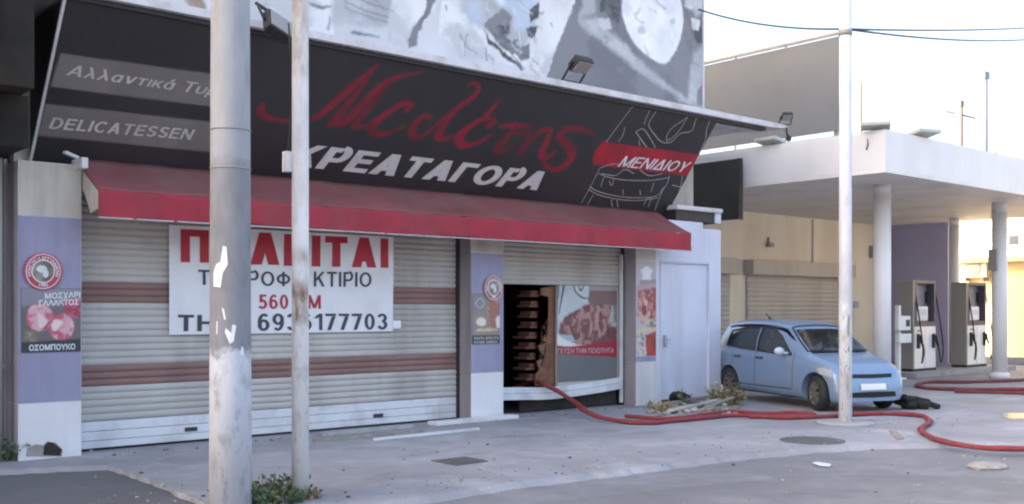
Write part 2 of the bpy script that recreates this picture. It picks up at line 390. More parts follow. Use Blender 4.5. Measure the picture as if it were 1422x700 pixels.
def put_sign(string, pl, px0, px1, pyb0, pyb1, hpx, m, parent, wt=.2, shear=0., off=.006, gap=.12, name='lettering'):
    """drawn sans-serif capitals: baseline between two photo points, hpx = capital height at the left end"""
    G_ = _glyphs(wt); x = 0; quads = []
    for ch in string:
        W_, parts = G_[ch]; k = 0
        for p in parts:
            lst = p[1] if p[0] == 'arc' else [p]
            for q in lst: quads.append(([(x + a + shear * b, b) for a, b in q], k))
            k += 1
        x += W_ + gap
    xs = [a for q, k in quads for a, b in q]; x0, x1 = min(xs), max(xs); a, b = pl.uv(px0, pyb0), pl.uv(px1, pyb1); h = pl.uv(px0, pyb0 - hpx)[1] - a[1]
    mb = MB()
    for q, k in quads:
        P = []
        for X, Y_ in q:
            t = (X - x0) / (x1 - x0); P.append(pl.pt(a[0] + t * (b[0] - a[0]), a[1] + t * (b[1] - a[1]) + Y_ * h, off + k * .0006))
        mb.face(P)
    return mb.build(name, m, parent, fix=False)
def print_polys(name, pl, polys, mats, parent, off0=.004, step=.002, sm=0):
    """polys: (material index, [(px,py)...]) laid one above the other"""
    mb = MB()
    for i, (mi, pts) in enumerate(polys):
        q = [pl.uv(*p) for p in pts]
        if sm:
            q3 = catmull([(a, b, 0) for a, b in q] + [(q[0][0], q[0][1], 0)], sm)[:-1]; q = [(a.x, a.y) for a in q3]
        mb.face([pl.pt(u, v, off0 + i * step) for u, v in q], mi)
    bmesh.ops.triangulate(mb.bm, faces=mb.bm.faces)
    return mb.build(name, mats, parent, fix=False)
def print_strokes(name, pl, strokes, m, parent, off=.008, n=6, conv=None):
    """strokes: list of [(px,py,width_px)...] drawn as ribbons"""
    mb = MB()
    for si, st in enumerate(strokes):
        P = []
        for (x, y, wd) in st:
            if conv: x, y, wd = conv(x, y, wd)
            a = pl.uv(x, y); b = pl.uv(x + wd, y); P.append((a[0], a[1], abs(b[0] - a[0]) * .62))
        C = catmull(P, n); L_, R_ = [], []
        for i, c in enumerate(C):
            d = C[min(i + 1, len(C) - 1)] - C[max(i - 1, 0)]; d.z = 0; d.normalize(); nx, ny = -d.y, d.x; h = max(c.z, .004) / 2
            L_.append(mb.bm.verts.new(pl.pt(c.x + nx * h, c.y + ny * h, off + si * .0004))); R_.append(mb.bm.verts.new(pl.pt(c.x - nx * h, c.y - ny * h, off + si * .0004)))
        for i in range(len(C) - 1): mb.bm.faces.new((L_[i], R_[i], R_[i + 1], L_[i + 1]))
    return mb.build(name, m, parent, fix=False)

import numpy as np
def _fbm(u, v, sc, seed, octv=4):
    """value noise, 0..1"""
    out = np.zeros_like(u); amp, tot = 1., 0.; rs = np.random.RandomState(seed)
    for o in range(octv):
        T = rs.rand(64, 64); x, y = u * sc + 17.3 * o, v * sc + 9.1 * o; ix, iy = np.floor(x).astype(int), np.floor(y).astype(int); fx, fy = x - ix, y - iy
        fx, fy = fx * fx * (3 - 2 * fx), fy * fy * (3 - 2 * fy); a = lambda i, j: T[(ix + i) % 64, (iy + j) % 64]
        out += amp * ((a(0, 0) * (1 - fx) + a(1, 0) * fx) * (1 - fy) + (a(0, 1) * (1 - fx) + a(1, 1) * fx) * fy); tot += amp; amp *= .55; sc *= 2.1
    return out / tot
M_print = bpy.data.materials.new('printed_vinyl'); M_print.use_nodes = True
_n, _l = nodes_of(M_print); _a = _n.new('ShaderNodeAttribute'); _a.attribute_name = 'print'; _l.new(_a.outputs['Color'], _n['Principled BSDF'].inputs['Base Color']); _n['Principled BSDF'].inputs['Roughness'].default_value = .5
def painted(name, pl, box, nu, nv, base, layers, parent, off=.004, conv=None, basevar=.15, bscale=1.2):
    """a printed sheet: the picture is ink in the surface, drawn from soft shapes and lines.
    layers: (kind, photo points, colour, softness m, edge wobble m, opacity, second colour or None, its grain per m)"""
    u0, u1, v0, v1 = box; U, V = np.meshgrid(np.linspace(u0, u1, nu + 1), np.linspace(v0, v1, nv + 1))
    C = np.empty(U.shape + (3,)); k = 1 + basevar * 2 * (_fbm(U, V, bscale, 3) - .5)
    for c in range(3): C[..., c] = base[c] * k
    for li, (kind, pts, col, soft, wob, op, col2, gr) in enumerate(layers):
        q = [pl.uv(*(conv(*p) if conv else p)[:2]) for p in pts]
        wd = [abs(pl.uv(p[0] + p[2], p[1])[0] - pl.uv(p[0], p[1])[0]) * .62 for p in [(conv(*p) if conv else p) for p in pts]] if kind == 'line' else None
        Q3 = [(a, b, (wd[i] / 2 if wd else 0)) for i, (a, b) in enumerate(q)]
        if kind == 'line': Q3 = [tuple(p) for p in catmull(Q3, 6)]
        if kind == 'smooth': Q3 = [tuple(p) for p in catmull(Q3 + [Q3[0]], 5)][:-1]
        P = np.array(Q3); pad = soft * 2 + wob + (P[:, 2].max() if wd else 0) + .02
        m = (U > P[:, 0].min() - pad) & (U < P[:, 0].max() + pad) & (V > P[:, 1].min() - pad) & (V < P[:, 1].max() + pad)
        if not m.any(): continue
        u, v = U[m], V[m]
        if wob: u, v = u + wob * 2 * (_fbm(u, v, .35 / max(wob, .004), 11 + li) - .5), v + wob * 2 * (_fbm(u, v, .35 / max(wob, .004), 47 + li) - .5)
        d = np.full(u.shape, 1e9); ins = np.zeros(u.shape, bool); n_ = len(P)
        for i in range(n_ - 1 if kind == 'line' else n_):
            a, b = P[i], P[(i + 1) % n_]; ex, ey = b[0] - a[0], b[1] - a[1]; L2 = ex * ex + ey * ey + 1e-12
            t = np.clip(((u - a[0]) * ex + (v - a[1]) * ey) / L2, 0, 1); dd = np.hypot(u - a[0] - t * ex, v - a[1] - t * ey)
            if kind == 'line': dd = dd - (a[2] + t * (b[2] - a[2]))
            d = np.minimum(d, dd)
            if kind != 'line':
                cr = ((a[1] > v) != (b[1] > v)); xi = a[0] + (v - a[1]) / (ey if abs(ey) > 1e-9 else 1e-9) * ex; ins ^= cr & (u < xi)
        if kind != 'line': d = np.where(ins, -d, d)
        al = np.clip(.5 - d / (2 * soft), 0, 1); al = al * al * (3 - 2 * al) * op
        kk = (1 + .35 * (_fbm(u, v, 2.2, 5 + li) - .5))[:, None]; cc = np.array(col)[None] * kk
        if col2 is not None:
            f = np.clip((_fbm(u, v, gr, 91 + li, 5) - .46) * 7, 0, 1)[:, None]; cc = cc * (1 - f) + np.array(col2)[None] * f
        C[m] = C[m] * (1 - al[:, None]) + cc * al[:, None]
    me = bpy.data.meshes.new(name)
    co = [pl.pt(a, b, off) for a, b in zip(U.ravel(), V.ravel())]; W = nu + 1
    me.from_pydata(co, [], [(j * W + i, j * W + i + 1, (j + 1) * W + i + 1, (j + 1) * W + i) for j in range(nv) for i in range(nu)])
    at_ = me.attributes.new('print', 'FLOAT_COLOR', 'POINT'); buf = np.ones((len(co), 4), 'f'); buf[:, :3] = np.clip(C.reshape(-1, 3), .004, .85); at_.data.foreach_set('color', buf.ravel())
    return link(name, me, M_print, parent)
def pbox(pl, a, b, c, d): (x0, z1), (x1, z0) = pl.uv(a, c), pl.uv(b, d); zt, zb = pl.uv((a + b) / 2, c)[1], pl.uv((a + b) / 2, d)[1]; return (x0, x1, zb, zt)
PINK, CREAM, RED, DRED, BROWN, WHT, DGR, MGR, LGR, TAN = (.48, .10, .16), (.72, .55, .55), (.34, .035, .045), (.16, .022, .028), (.20, .10, .06), (.76, .76, .79), (.04, .04, .048), (.16, .16, .18), (.50, .51, .55), (.50, .36, .22)
def disc(cx, cy, rx, ry, n=28): return [(cx + rx * math.cos(2 * math.pi * k / n), cy + ry * math.sin(2 * math.pi * k / n)) for k in range(n)]

# ================================================================== SETTING
ROADZ = -.05
def sheet(name, pts, z, m, sub=0):
    mb = MB(); mb.face([(p[0], p[1], z) for p in pts]); bmesh.ops.recalc_face_normals(mb.bm, faces=mb.bm.faces)
    for f in mb.bm.faces:
        f.normal_update()
        if f.normal.z < 0: f.normal_flip()
    return tag(mb.build(name, m, fix=False), kind='structure')
sheet('ground', [(-400, -400), (500, -400), (500, 500), (-400, 500)], ROADZ, M_road)
e = [gnd(-60, 655), gnd(152, 646), gnd(215, 668), gnd(285, 699), gnd(300, 716), gnd(470, 703), gnd(600, 686), gnd(740, 667), gnd(905, 645), gnd(1040, 631), gnd(1130, 621), gnd(1215, 617)]
ed = []
for a_, b_ in zip(e, e[1:]):
    n_ = max(2, int((b_ - a_).length / .12))
    for k in range(n_): p_ = a_.lerp(b_, k / n_); ed.append((p_.x + random.uniform(-.022, .022), p_.y + random.uniform(-.03, .03) + .04 * math.sin(p_.x * 2.1)))
pts = [(-8, 12.9), (-8, 12.05)] + ed + [(e[-1].x, e[-1].y)] + [(15.4, 4.2), (22, -2), (48, -2), (48, 26), (-8, 26)]
mb = MB()
top = [(p[0], p[1], 0) for p in pts]
from mathutils.geometry import tessellate_polygon
for tri in tessellate_polygon([[Vector(p) for p in top]]): mb.face([top[k] for k in tri])
for f in mb.bm.faces:
    f.normal_update()
    if f.normal.z < 0: f.normal_flip()
for i in range(1, len(pts) - 4):
    a, b = pts[i], pts[i + 1]; mb.face([(a[0], a[1], 0), (a[0] - .02, a[1] - .12, ROADZ - .01), (b[0] - .02, b[1] - .12, ROADZ - .01), (b[0], b[1], 0)])
tag(mb.build('concrete_forecourt', M_apron, fix=False), kind='structure')
a = [gnd(-200, 640, ROADZ), gnd(150, 642, ROADZ), gnd(218, 668, ROADZ), gnd(290, 704, ROADZ), gnd(360, 760, ROADZ), gnd(-200, 760, ROADZ)]
sheet('asphalt_road', [(p.x, p.y) for p in a], ROADZ + .006, M_asph)
a = [gnd(700, 705, ROADZ), gnd(890, 684, ROADZ), gnd(1100, 662, ROADZ), gnd(1240, 660, ROADZ), gnd(1500, 668, ROADZ), gnd(1500, 760, ROADZ), gnd(690, 760, ROADZ)]
M_road2 = mat_ground('road_patch_asphalt', (.185, .183, .195), (.115, .113, .122), (.265, .262, .275), 0, .7)
sheet('road_surface', [(p.x, p.y) for p in a], ROADZ + .006, M_road2)
# worn stains as thin skim patches on the forecourt
def blob(cx, cy, rx, ry, n=20, j=.3): 
    return [(cx + rx * (1 + random.uniform(-j, j)) * math.cos(2 * math.pi * k / n), cy + ry * (1 + random.uniform(-j, j)) * math.sin(2 * math.pi * k / n)) for k in range(n)]

# ================================================================== BUTCHER SHOP
F, Q = 12.10, 12.42            # pillar front, shutter plane
shop = thing('shop_building', 'closed corner butcher shop with lavender pillars, rolling shutters and a tall printed upper facade', 'building', (9, 12.42, 0))
sp_off = shop.location.copy()
def SB(mb, name, m, parent=None, smooth=False):
    o = mb.build(name, m, None, smooth); o.parent = parent or shop
    o.location = -sp_off if parent is None else (0, 0, 0); return o
H = 11.8
mb = MB()
mb.box(3.45, 15.5, 12.62, 26, 3.30, H)                 # upper body
mb.box(3.45, 15.5, 16.5, 26, 0, 3.298)                 # rear of ground floor
mb.box(3.45, 10.3, 12.75, 16.49, 0, 3.298)
mb.box(3.45, 13.84, 12.44, 12.615, 2.72, 5.0)          # lintel zone
SB(mb, 'wall', M_plaster)
mb = MB(); mb.box(10.31, 15.5, 12.7, 16.48, .002, .02); mb.box(13.4, 15.49, 12.55, 16.48, .02, 3.295); SB(mb, 'interior_wall', M_soot_dark)
def pillar(x0, x1, z0=0, z1=3.28, zl=.62, zu=2.68, left=M_pgrey):
    mb = MB(); mb.box(x0, x1, F, 12.70, z0, zl, 0, .006); SBp = mb
    mb.box(x0, x1, F, 12.70, zl + .002, zu, 1, .004); mb.box(x0, x1, F, 12.70, zu + .002, z1, 2, .006)
    bm = mb.bm; bm.faces.ensure_lookup_table()
    for f in bm.faces:
        f.normal_update()
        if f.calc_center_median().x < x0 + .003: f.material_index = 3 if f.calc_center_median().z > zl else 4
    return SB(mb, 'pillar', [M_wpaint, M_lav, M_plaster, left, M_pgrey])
xa = atY(25, 500, F).x; xb = atY(113, 500, F).x; pillar(xa, xb, left=M_pgrey)
x2 = atY(654, 500, F).x; x2b = atY(699, 500, F).x; pillar(x2, x2b, z1=2.9, zl=.70, zu=2.5)
x3 = atY(883, 500, F).x; x3b = atY(911, 500, F).x; pillar(x3, x3b, z1=2.9, zl=.75, zu=2.45)
# metal door block at the right of the front
wb = atY(1002, 400, F).x - .02
mb = MB(); dx0, dx1 = atY(918, 400, F).x, atY(984, 400, F).x; dz = atY(950, 366, F).z
mb.box(x3b + .002, dx0 - .03, F + .002, F + .24, 0, 3.13, 0, .004); mb.box(dx1 + .03, wb, F + .002, F + .24, 0, 3.13, 0, .004); mb.box(dx0 - .028, dx1 + .028, F + .002, F + .24, dz + .03, 3.13, 0, .004)
mb.box(x3b + .002, wb - .5, F + .02, F + .22, 3.132, 3.24)
SB(mb, 'side_wall', M_doorw)
mb = MB(); mb.box(dx0, dx1, F + .035, F + .075, .06, dz, 0, .006); mb.box(dx0 - .026, dx0 - .002, F - .012, F + .1, .0, dz + .026, 0); mb.box(dx1 + .002, dx1 + .026, F - .012, F + .1, 0, dz + .026); mb.box(dx0 - .001, dx1 + .001, F - .012, F + .1, dz + .003, dz + .026)
dr = SB(mb, 'metal_door', M_doorw)
mb = MB(); mb.box(dx0 + .1, dx0 + .14, F - .02, F + .034, 1.0, 1.2, 0, .004); mb.beam((dx0 + .12, F - .012, 1.12), (dx0 + .25, F - .012, 1.12), .018, .018); SB(mb, 'handle', M_alu, dr)
# --- rolling shutters: ribbed curtain built from real slats
def curtain(x0, x1, z0, z1, Y, bands, pitch=.082, m=None):
    mb = MB(); n = max(1, round((z1 - z0) / pitch)); p = (z1 - z0) / n
    for k in range(n):
        zb = z0 + k * p; prof = [(0, .010), (.10, -.004), (.35, -.016), (.65, -.016), (.90, -.004), (.985, .010)]
        mi = 0
        for a, b in bands:
            if a <= zb + p / 2 <= b: mi = 1
        NX = max(2, int((x1 - x0) / .22)); v = []
        for a_ in range(NX + 1):
            x = x0 + (x1 - x0) * a_ / NX; dn = .007 * math.sin(x * 2.3 + zb * 1.7) + .005 * math.sin(x * 5.1 - zb * 3.1 + 1) + random.uniform(-.0022, .0022)
            tl = .003 * math.sin(x * 1.3 + k * .9)
            v.append([mb.bm.verts.new((x, Y + dy * .75 + dn, zb + t * p + (tl if 0 < t_i < len(prof) - 1 else 0))) for t_i, (t, dy) in enumerate(prof + [(1., .010)])])
        for A_, B_ in zip(v, v[1:]):
            for i in range(len(prof)):
                f = mb.bm.faces.new((A_[i], B_[i], B_[i + 1], A_[i + 1])); f.material_index = mi; f.smooth = True
    return mb
sx0, sx1 = xb + .002, x2 - .045
zb1 = (atY(113, 393, Q).z, atY(113, 421, Q).z); zb2 = (atY(113, 512, Q).z, atY(113, 538, Q).z)
sh = SB(curtain(sx0, sx1, .345, 2.95, Q, [(zb1[1], zb1[0]), (zb2[1], zb2[0])]), 'rolling_shutter', [M_slat, M_brown])
mb = MB()
for a, b in ((.03, .115), (.12, .225), (.23, .34)): mb.box(sx0, sx1, Q - .022, Q + .02, a, b, 0, .008)
SB(mb, 'bottom_rail', M_rail, sh)
for px, py in ((525, 577), (265, 596)):
    c = atY(px, py, Q - .02); mb = MB(); mb.box(c.x - .08, c.x + .08, Q - .034, Q - .0225, c.z - .025, c.z + .025, 0, .004); SB(mb, 'lock_slot', M_black, sh)
mb = MB(); mb.box(x2 - .043, x2 - .003, Q - .05, Q + .1, 0, 2.95); SB(mb, 'guide_rail', M_black, sh)
# --- small shop front with the burnt doorway
ox0, ox1 = x2b + .002, x3 - .05
oz = atY(736, 396, Q).z; od = atY(773, 460, Q).x
up = SB(curtain(ox0, ox1, oz + .01, 2.95, Q, [], .075), 'raised_shutter', [M_slat, M_brown])
mb = MB(); mb.box(ox1 + .002, ox1 + .046, Q - .05, Q + .1, 0, 2.95); SB(mb, 'guide_rail', M_black, up)
SB(MB().box(ox1 - .05, ox1, Q - .07, Q - .025, .05, 2.6), 'door_jamb', M_rail); SB(MB().box(ox0 + .001, ox0 + .05, Q - .02, Q + .05, .4, oz), 'door_jamb', M_rail)
pz1 = atY(815, 534, Q).z
pn = MB(); pn.box(od, ox1 - .052, Q - .01, Q + .03, pz1, oz, 0); pan = SB(pn, 'shutter_panel', M_slat)
PQ = Plane(Q - .01)
g = lambda *p: [(690 + x / 5.383, 380 + y / 5.383) for x, y in p]
gw = lambda *p: [(690 + x / 5.383, 380 + y / 5.383, w_ / 5.383) for x, y, w_ in p]
px_ = lambda x: 690 + x / 5.383
painted('poster_print', PQ, pbox(PQ, px_(450), px_(898), 380 + 92 / 5.383, 380 + 800 / 5.383), 110, 130, (.13, .13, .14), [
    ('poly', g((470, 60), (690, 60), (690, 130), (690, 520), (448, 500), (450, 300)), (.50, .55, .60), .02, .01, .9, (.36, .42, .48), 3),
    ('poly', g((690, 70), (910, 70), (910, 130), (690, 128)), (.28, .27, .27), .01, 0, 1, None, 1), ('poly', g((690, 128), (910, 132), (905, 235), (680, 215)), (.19, .11, .105), .012, 0, 1, None, 1),
    ('poly', g((830, 240), (900, 245), (890, 400), (820, 400)), (.42, .42, .42), .02, .01, 1, (.2, .18, .18), 6),
    ('smooth', g((470, 380), (520, 315), (600, 270), (660, 232), (740, 232), (850, 240), (840, 370), (890, 410), (895, 510), (720, 530), (600, 520), (550, 460), (470, 450)), (.15, .05, .055), .02, .03, 1, (.38, .20, .19), 9),
    ('line', gw((640, 270, 20), (620, 360, 26), (600, 430, 18)), (.40, .22, .20), .02, .02, .8, None, 1), ('line', gw((760, 250, 22), (745, 350, 26), (770, 440, 18)), (.50, .30, .22), .02, .02, .8, None, 1), ('line', gw((690, 300, 16), (705, 400, 30), (690, 470, 16)), (.44, .27, .27), .02, .02, .8, None, 1), ('line', gw((540, 370, 14), (560, 430, 20), (590, 490, 12)), (.05, .02, .025), .02, .02, .8, None, 1), ('line', gw((810, 330, 14), (830, 420, 20), (840, 480, 12)), (.07, .02, .025), .02, .02, .8, None, 1),
    ('poly', g((440, 430), (480, 480), (600, 530), (760, 535), (560, 560), (440, 530)), (.62, .60, .60), .012, .01, 1, None, 1),
    ('poly', g((440, 545), (560, 545), (900, 500), (900, 625), (440, 602)), (.30, .012, .03), .01, 0, 1, None, 1),
    ('line', gw((575, 95, 14), (590, 140, 14), (640, 180, 14), (690, 185, 6)), DGR, .008, 0, 1, None, 1), ('line', gw((610, 95, 12), (625, 125, 16), (650, 95, 10)), DGR, .008, 0, 1, None, 1), ('line', gw((500, 90, 22), (480, 200, 18), (462, 300, 10)), DGR, .008, 0, 1, None, 1)], pan, .004)
o = put_text('ΓΕΥΣΗ ΤΗΝ ΠΟΙΟΤΗΤΑ', PQ, 774, 852, 491, 490, 7, M_letdim, pan, .0, 0, .008)
# bent white bar across the doorway and a dark sheet standing in for the unlit gap under it
mb = MB(); za = atY(780, 546, Q).z
P = [(ox0, Q - .07, za + .02), (ox0 + .5, Q - .10, za + .005), (11.5, Q - .12, za - .02), (12.4, Q - .10, za + .01), (ox1 - .05, Q - .07, za + .06)]
C = catmull(P, 6)
for a, b in zip(C, C[1:]): mb.beam(a, b + (b - a) * .02, .03, .10); mb.beam(a + Vector((0, .03, .1)), b + Vector((0, .03, .1)) + (b - a) * .02, .03, .09)
SB(mb, 'bent_rail', M_rail)
mb = MB(); mb.box(11.0, ox1 - .06, Q + .04, Q + .10, 0.02, pz1 - .02); SB(mb, 'gap_dark_sheet', M_soot_dark)
# torn rusty panel inside the doorway, toothed edge
mb = MB(); J = lambda x, y: atY(690 + x / 5.383, 380 + y / 5.383, Q + .05)
edge = [(330, 110), (330, 160), (385, 175), (365, 245), (385, 290), (355, 310), (380, 360), (350, 395), (372, 440), (345, 500), (370, 515), (310, 540), (330, 590), (360, 630), (300, 655), (320, 720), (290, 760), (290, 840)]
poly = [J(*p) for p in edge] + [J(450, 840), J(450, 90)]
mb.prism(poly, (0, .03, 0)); bmesh.ops.triangulate(mb.bm, faces=[f for f in mb.bm.faces if len(f.verts) > 4]); SB(mb, 'torn_panel', M_rust)
M_shelf = mat('scorched_red_brown', (.16, .065, .045), .8, .35, 5, .3, 40, dirt=((.05, .03, .025), .7, 5))
for k in range(9):
    c_ = J(300, 150 + k * 78); wd_ = random.uniform(.10, .22)
    mb = MB(); mb.box(c_.x - wd_, c_.x + .10, Q + .10, Q + .42, c_.z - .05, c_.z - .015, 0, .004); mb.box(c_.x - wd_ * .5, c_.x + .10, Q + .13, Q + .40, c_.z - .013, c_.z + .05, 0, .01); SB(mb, 'stacked_shelf', M_shelf)
# burnt interior: back shelf lines
mb = MB()
for k in range(5): mb.box(10.5, 13.2, 15.9, 16.4, .4 + .5 * k, .44 + .5 * k)
mb.box(10.5, 10.56, 15.9, 16.4, 0.02, 2.8); mb.box(13.1, 13.16, 15.9, 16.4, 0.02, 2.8); SB(mb, 'shelf', M_soot_dark)
# broken hole at the left pillar's foot, its shade painted as a flat patch
c = atY(62, 620, F)
mb = MB(); hp = [atY(*p, F - .003) for p in ((36, 634), (38, 622), (50, 617), (60, 618), (66, 613), (78, 615), (87, 625), (86, 634))]
mb.prism(hp, (0, .0025, 0)); SB(mb, 'broken_plaster', M_stone)
mb = MB(); mb.prism([atY(*p, F - .006) for p in ((60, 632), (61, 620), (66, 614), (74, 615), (86, 624), (84, 633))], (0, .0025, 0)); SB(mb, 'hole_shade', M_soot_dark)

# ---- pillar posters and round emblems (things of their own)
PF = Plane(F)
def sub(o, root): o.parent = root; o.location = -root.location; return o
def poster(label, px0, px1, py0, py1, thick=.004):
    c = atY((px0 + px1) / 2, (py0 + py1) / 2, F); t = thing('wall_poster', label, 'poster', (c.x, F, c.z), 0, 'meat posters on the pillars')
    a, b = atY(px0, (py0 + py1) / 2, F).x, atY(px1, (py0 + py1) / 2, F).x
    return t, a, b
def board(t, pxs, pys, m, th=.005):
    (x0, z1), (x1, z0) = PF.uv(pxs[0], (pys[0])), PF.uv(pxs[1], pys[1])
    z1 = PF.uv(sum(pxs) / 2, pys[0])[1]; z0 = PF.uv(sum(pxs) / 2, pys[1])[1]
    mb = MB(); mb.box(x0, x1, F - th, F - .001, z0, z1); return sub(mb.build('backing', m), t)
t, a, b = poster('meat poster with two pink cuts on the left shop pillar', 29, 112, 400, 490)
board(t, (29, 112), (400, 489), M_pgr)
sub(painted('meat_print', PF, pbox(PF, 29.5, 111.5, 401, 489), 80, 84, (.14, .12, .13), [
    ('poly', [(20, 398), (120, 398), (120, 425), (20, 425)], (.24, .23, .28), .04, .02, .9, None, 1), ('smooth', disc(102, 428, 14, 13, 9), (.30, .04, .07), .02, .02, 1, PINK, 14),
    ('smooth', disc(55, 441, 19, 19, 12), PINK, .012, .012, 1, (.62, .34, .38), 12), ('smooth', [(52, 433), (61, 440), (66, 447), (58, 455), (53, 452)], CREAM, .012, .01, 1, None, 1), ('line', [(40, 430, 2), (48, 426, 3), (56, 425, 2)], CREAM, .012, .01, .7, None, 1),
    ('line', [(62, 456, 3), (70, 446, 4), (84, 436, 2)], DGR, .012, .005, .9, None, 1), ('smooth', disc(85, 454, 18, 18, 12), PINK, .012, .012, 1, (.62, .34, .38), 12), ('smooth', [(70, 452), (76, 444), (86, 446), (82, 455), (74, 460)], CREAM, .012, .01, 1, None, 1), ('line', [(98, 446, 2), (101, 456, 2), (97, 466, 2)], CREAM, .01, .01, .7, None, 1),
    ('poly', [(36, 462), (50, 459), (52, 474), (34, 474)], (.20, .17, .08), .02, .02, .8, (.42, .30, .20), 12), ('poly', [(20, 476), (120, 470), (120, 495), (20, 495)], (.035, .035, .05), .012, 0, 1, None, 1)], t, .0075), t)
sub(put_text('ΜΟΣΧΑΡΙ', PF, 62, 111, 415, 413, 8, M_pwh, t, .02, 0, .011), t)
sub(put_text('ΓΑΛΑΚΤΟΣ', PF, 54, 109, 425, 423, 8, M_pwh, t, .02, 0, .011), t)
sub(put_text('ΟΣΟΜΠΟΥΚΟ', PF, 40, 104, 487, 485, 8, M_pwh, t, .02, 0, .011), t)
t, a, b = poster('faded food poster on the pillar between the wide shutter and the doorway', 655, 694, 408, 478)
board(t, (655, 694), (408, 478), M_pgr)
sub(painted('food_print', PF, pbox(PF, 655.5, 693.5, 409, 477.5), 60, 84, (.26, .21, .20), [
    ('smooth', disc(666, 421, 9, 10, 10), (.20, .20, .23), .015, .01, 1, None, 1), ('line', [(660, 421, 1.5), (666, 414, 1.5), (672, 421, 1.5), (666, 428, 1.5), (660, 421, 1.5)], LGR, .008, 0, .8, None, 1),
    ('smooth', disc(685, 432, 9, 24, 10), (.30, .13, .10), .03, .03, 1, (.42, .26, .20), 10), ('smooth', disc(668, 447, 7, 6, 10), (.64, .58, .52), .015, .015, 1, None, 1), ('smooth', disc(692, 447, 4, 9, 8), (.66, .60, .60), .015, .015, 1, None, 1),
    ('line', [(662, 459, 5), (675, 458, 6), (688, 458, 4)], TAN, .015, .02, .9, (.60, .55, .42), 16), ('poly', [(650, 466), (700, 465), (700, 480), (650, 480)], (.05, .05, .055), .008, 0, 1, None, 1)], t, .0075), t)
sub(put_text('ΝΩΠΑ ΚΡΕΑΤΑ', PF, 658, 692, 471.5, 471, 3.5, M_letdim, t, .02, 0, .011), t)
sub(put_text('ΚΑΘΕ ΜΕΡΑ', PF, 658, 690, 477, 476.5, 3.5, M_letdim, t, .02, 0, .011), t)
t, a, b = poster('tall colourful food poster on the pillar beside the metal door', 883, 911, 362, 495)
board(t, (883, 911), (362, 495), M_plg)
sub(painted('food_print', PF, pbox(PF, 883.4, 910.6, 363, 494.5), 56, 150, (.40, .38, .42), [
    ('smooth', disc(898, 381, 9, 11, 12), (.66, .66, .70), .02, .02, 1, (.40, .38, .42), 9), ('poly', [(888, 389), (911, 388), (911, 395), (888, 396)], (.20, .20, .22), .012, .01, .8, None, 1), ('poly', [(880, 396), (915, 394), (915, 408), (880, 412)], (.42, .24, .27), .02, .02, .8, None, 1),
    ('poly', [(886, 404), (915, 398), (915, 440), (892, 450), (884, 436)], (.26, .05, .06), .025, .03, 1, (.44, .20, .19), 10), ('smooth', disc(894, 431, 9, 17, 12), (.38, .13, .13), .02, .02, 1, (.54, .36, .32), 12), ('smooth', disc(894, 431, 3.5, 8, 10), (.22, .04, .05), .015, .015, 1, None, 1),
    ('smooth', disc(904, 449, 8, 7, 10), (.20, .15, .13), .02, .02, .9, (.50, .44, .36), 14), ('line', [(885, 461, 6), (896, 458, 7), (910, 457, 5)], (.55, .44, .30), .02, .02, 1, None, 1), ('poly', [(896, 466), (915, 458), (915, 494), (897, 496)], (.40, .05, .045), .02, .03, 1, (.24, .04, .03), 10),
    ('line', [(884, 468, 4), (891, 478, 5), (896, 490, 4)], (.62, .55, .46), .012, .015, 1, (.34, .16, .08), 14), ('line', [(884, 480, 3), (888, 488, 4), (891, 495, 3)], (.60, .52, .42), .012, .015, .9, None, 1), ('line', [(890, 464, 3), (893, 472, 3)], DGR, .012, .01, .8, None, 1)], t, .0075), t)
M_emb = mat('emblem_photo_print', (.16, .14, .12), .6, .5, 9, dirt=((.45, .44, .38), .9, 7))
def emblem(label, cx, cy, rx, ry, mring, txt):
    c = PF.uv(cx, cy); t = thing('round_emblem', label, 'emblem', (c[0], F, c[1]), 0, 'round red emblems on the pillars')
    off = .022
    mb = MB(); r = (PF.uv(cx + rx, cy)[0] - PF.uv(cx - rx, cy)[0]) / 2
    mb.lathe([(r, -.004), (r, 0)], (0, -.021, 0), 36, 'Y'); o = mb.build('disc', mring, t)
    sub(print_polys('inner_print', PF, [(0, disc(cx, cy, rx * .90, ry * .90)), (1, disc(cx, cy, rx * .86, ry * .86)), (0, disc(cx, cy, rx * .6, ry * .6)), (2, disc(cx, cy, rx * .55, ry * .55)), (3, disc(cx - rx * .08, cy - ry * .12, rx * .28, ry * .2, 9)), (3, disc(cx + rx * .12, cy + ry * .12, rx * .16, ry * .22, 8))], [M_pwh, mring, M_emb, M_plg], t, off + .004, .0012), t)
    me = text_mesh(txt, .02); xs = [v.co.x for v in me.vertices]; x0, x1 = min(xs), max(xs)
    for v in me.vertices:                                   # letters bent round the ring
        k = (v.co.x - x0) / (x1 - x0); an = math.pi * (1.12 - 1.24 * k); rr = r * (.64 + v.co.y * .22)
        v.co = Vector((rr * math.cos(an), -(off + .012), rr * math.sin(an)))
    link('ring_lettering', me, M_pwh, t)
    me = text_mesh('1981', .02); xs = [v.co.x for v in me.vertices]; xm = (min(xs) + max(xs)) / 2
    for v in me.vertices: v.co = Vector(((v.co.x - xm) * r * .26, -(off + .012), -r * .82 + v.co.y * r * .26))
    link('year_lettering', me, M_pwh, t)
    return t
M_ring = mat('emblem_red', (.40, .05, .085), .55, .1, 4); M_ring2 = mat('emblem_faded_red', (.34, .13, .16), .6, .2, 4)
emblem('round red emblem above the meat poster on the left shop pillar', 59, 377, 27, 27, M_ring, 'ΠΟΙΟΤΗΤΑ ΕΓΓΥΗΜΕΝΗ')
emblem('faded round red emblem on the pillar left of the burnt doorway', 684, 400, 13.5, 19, M_ring2, 'ΠΟΙΟΤΗΤΑ ΕΓΓΥΗΜΕΝΗ')

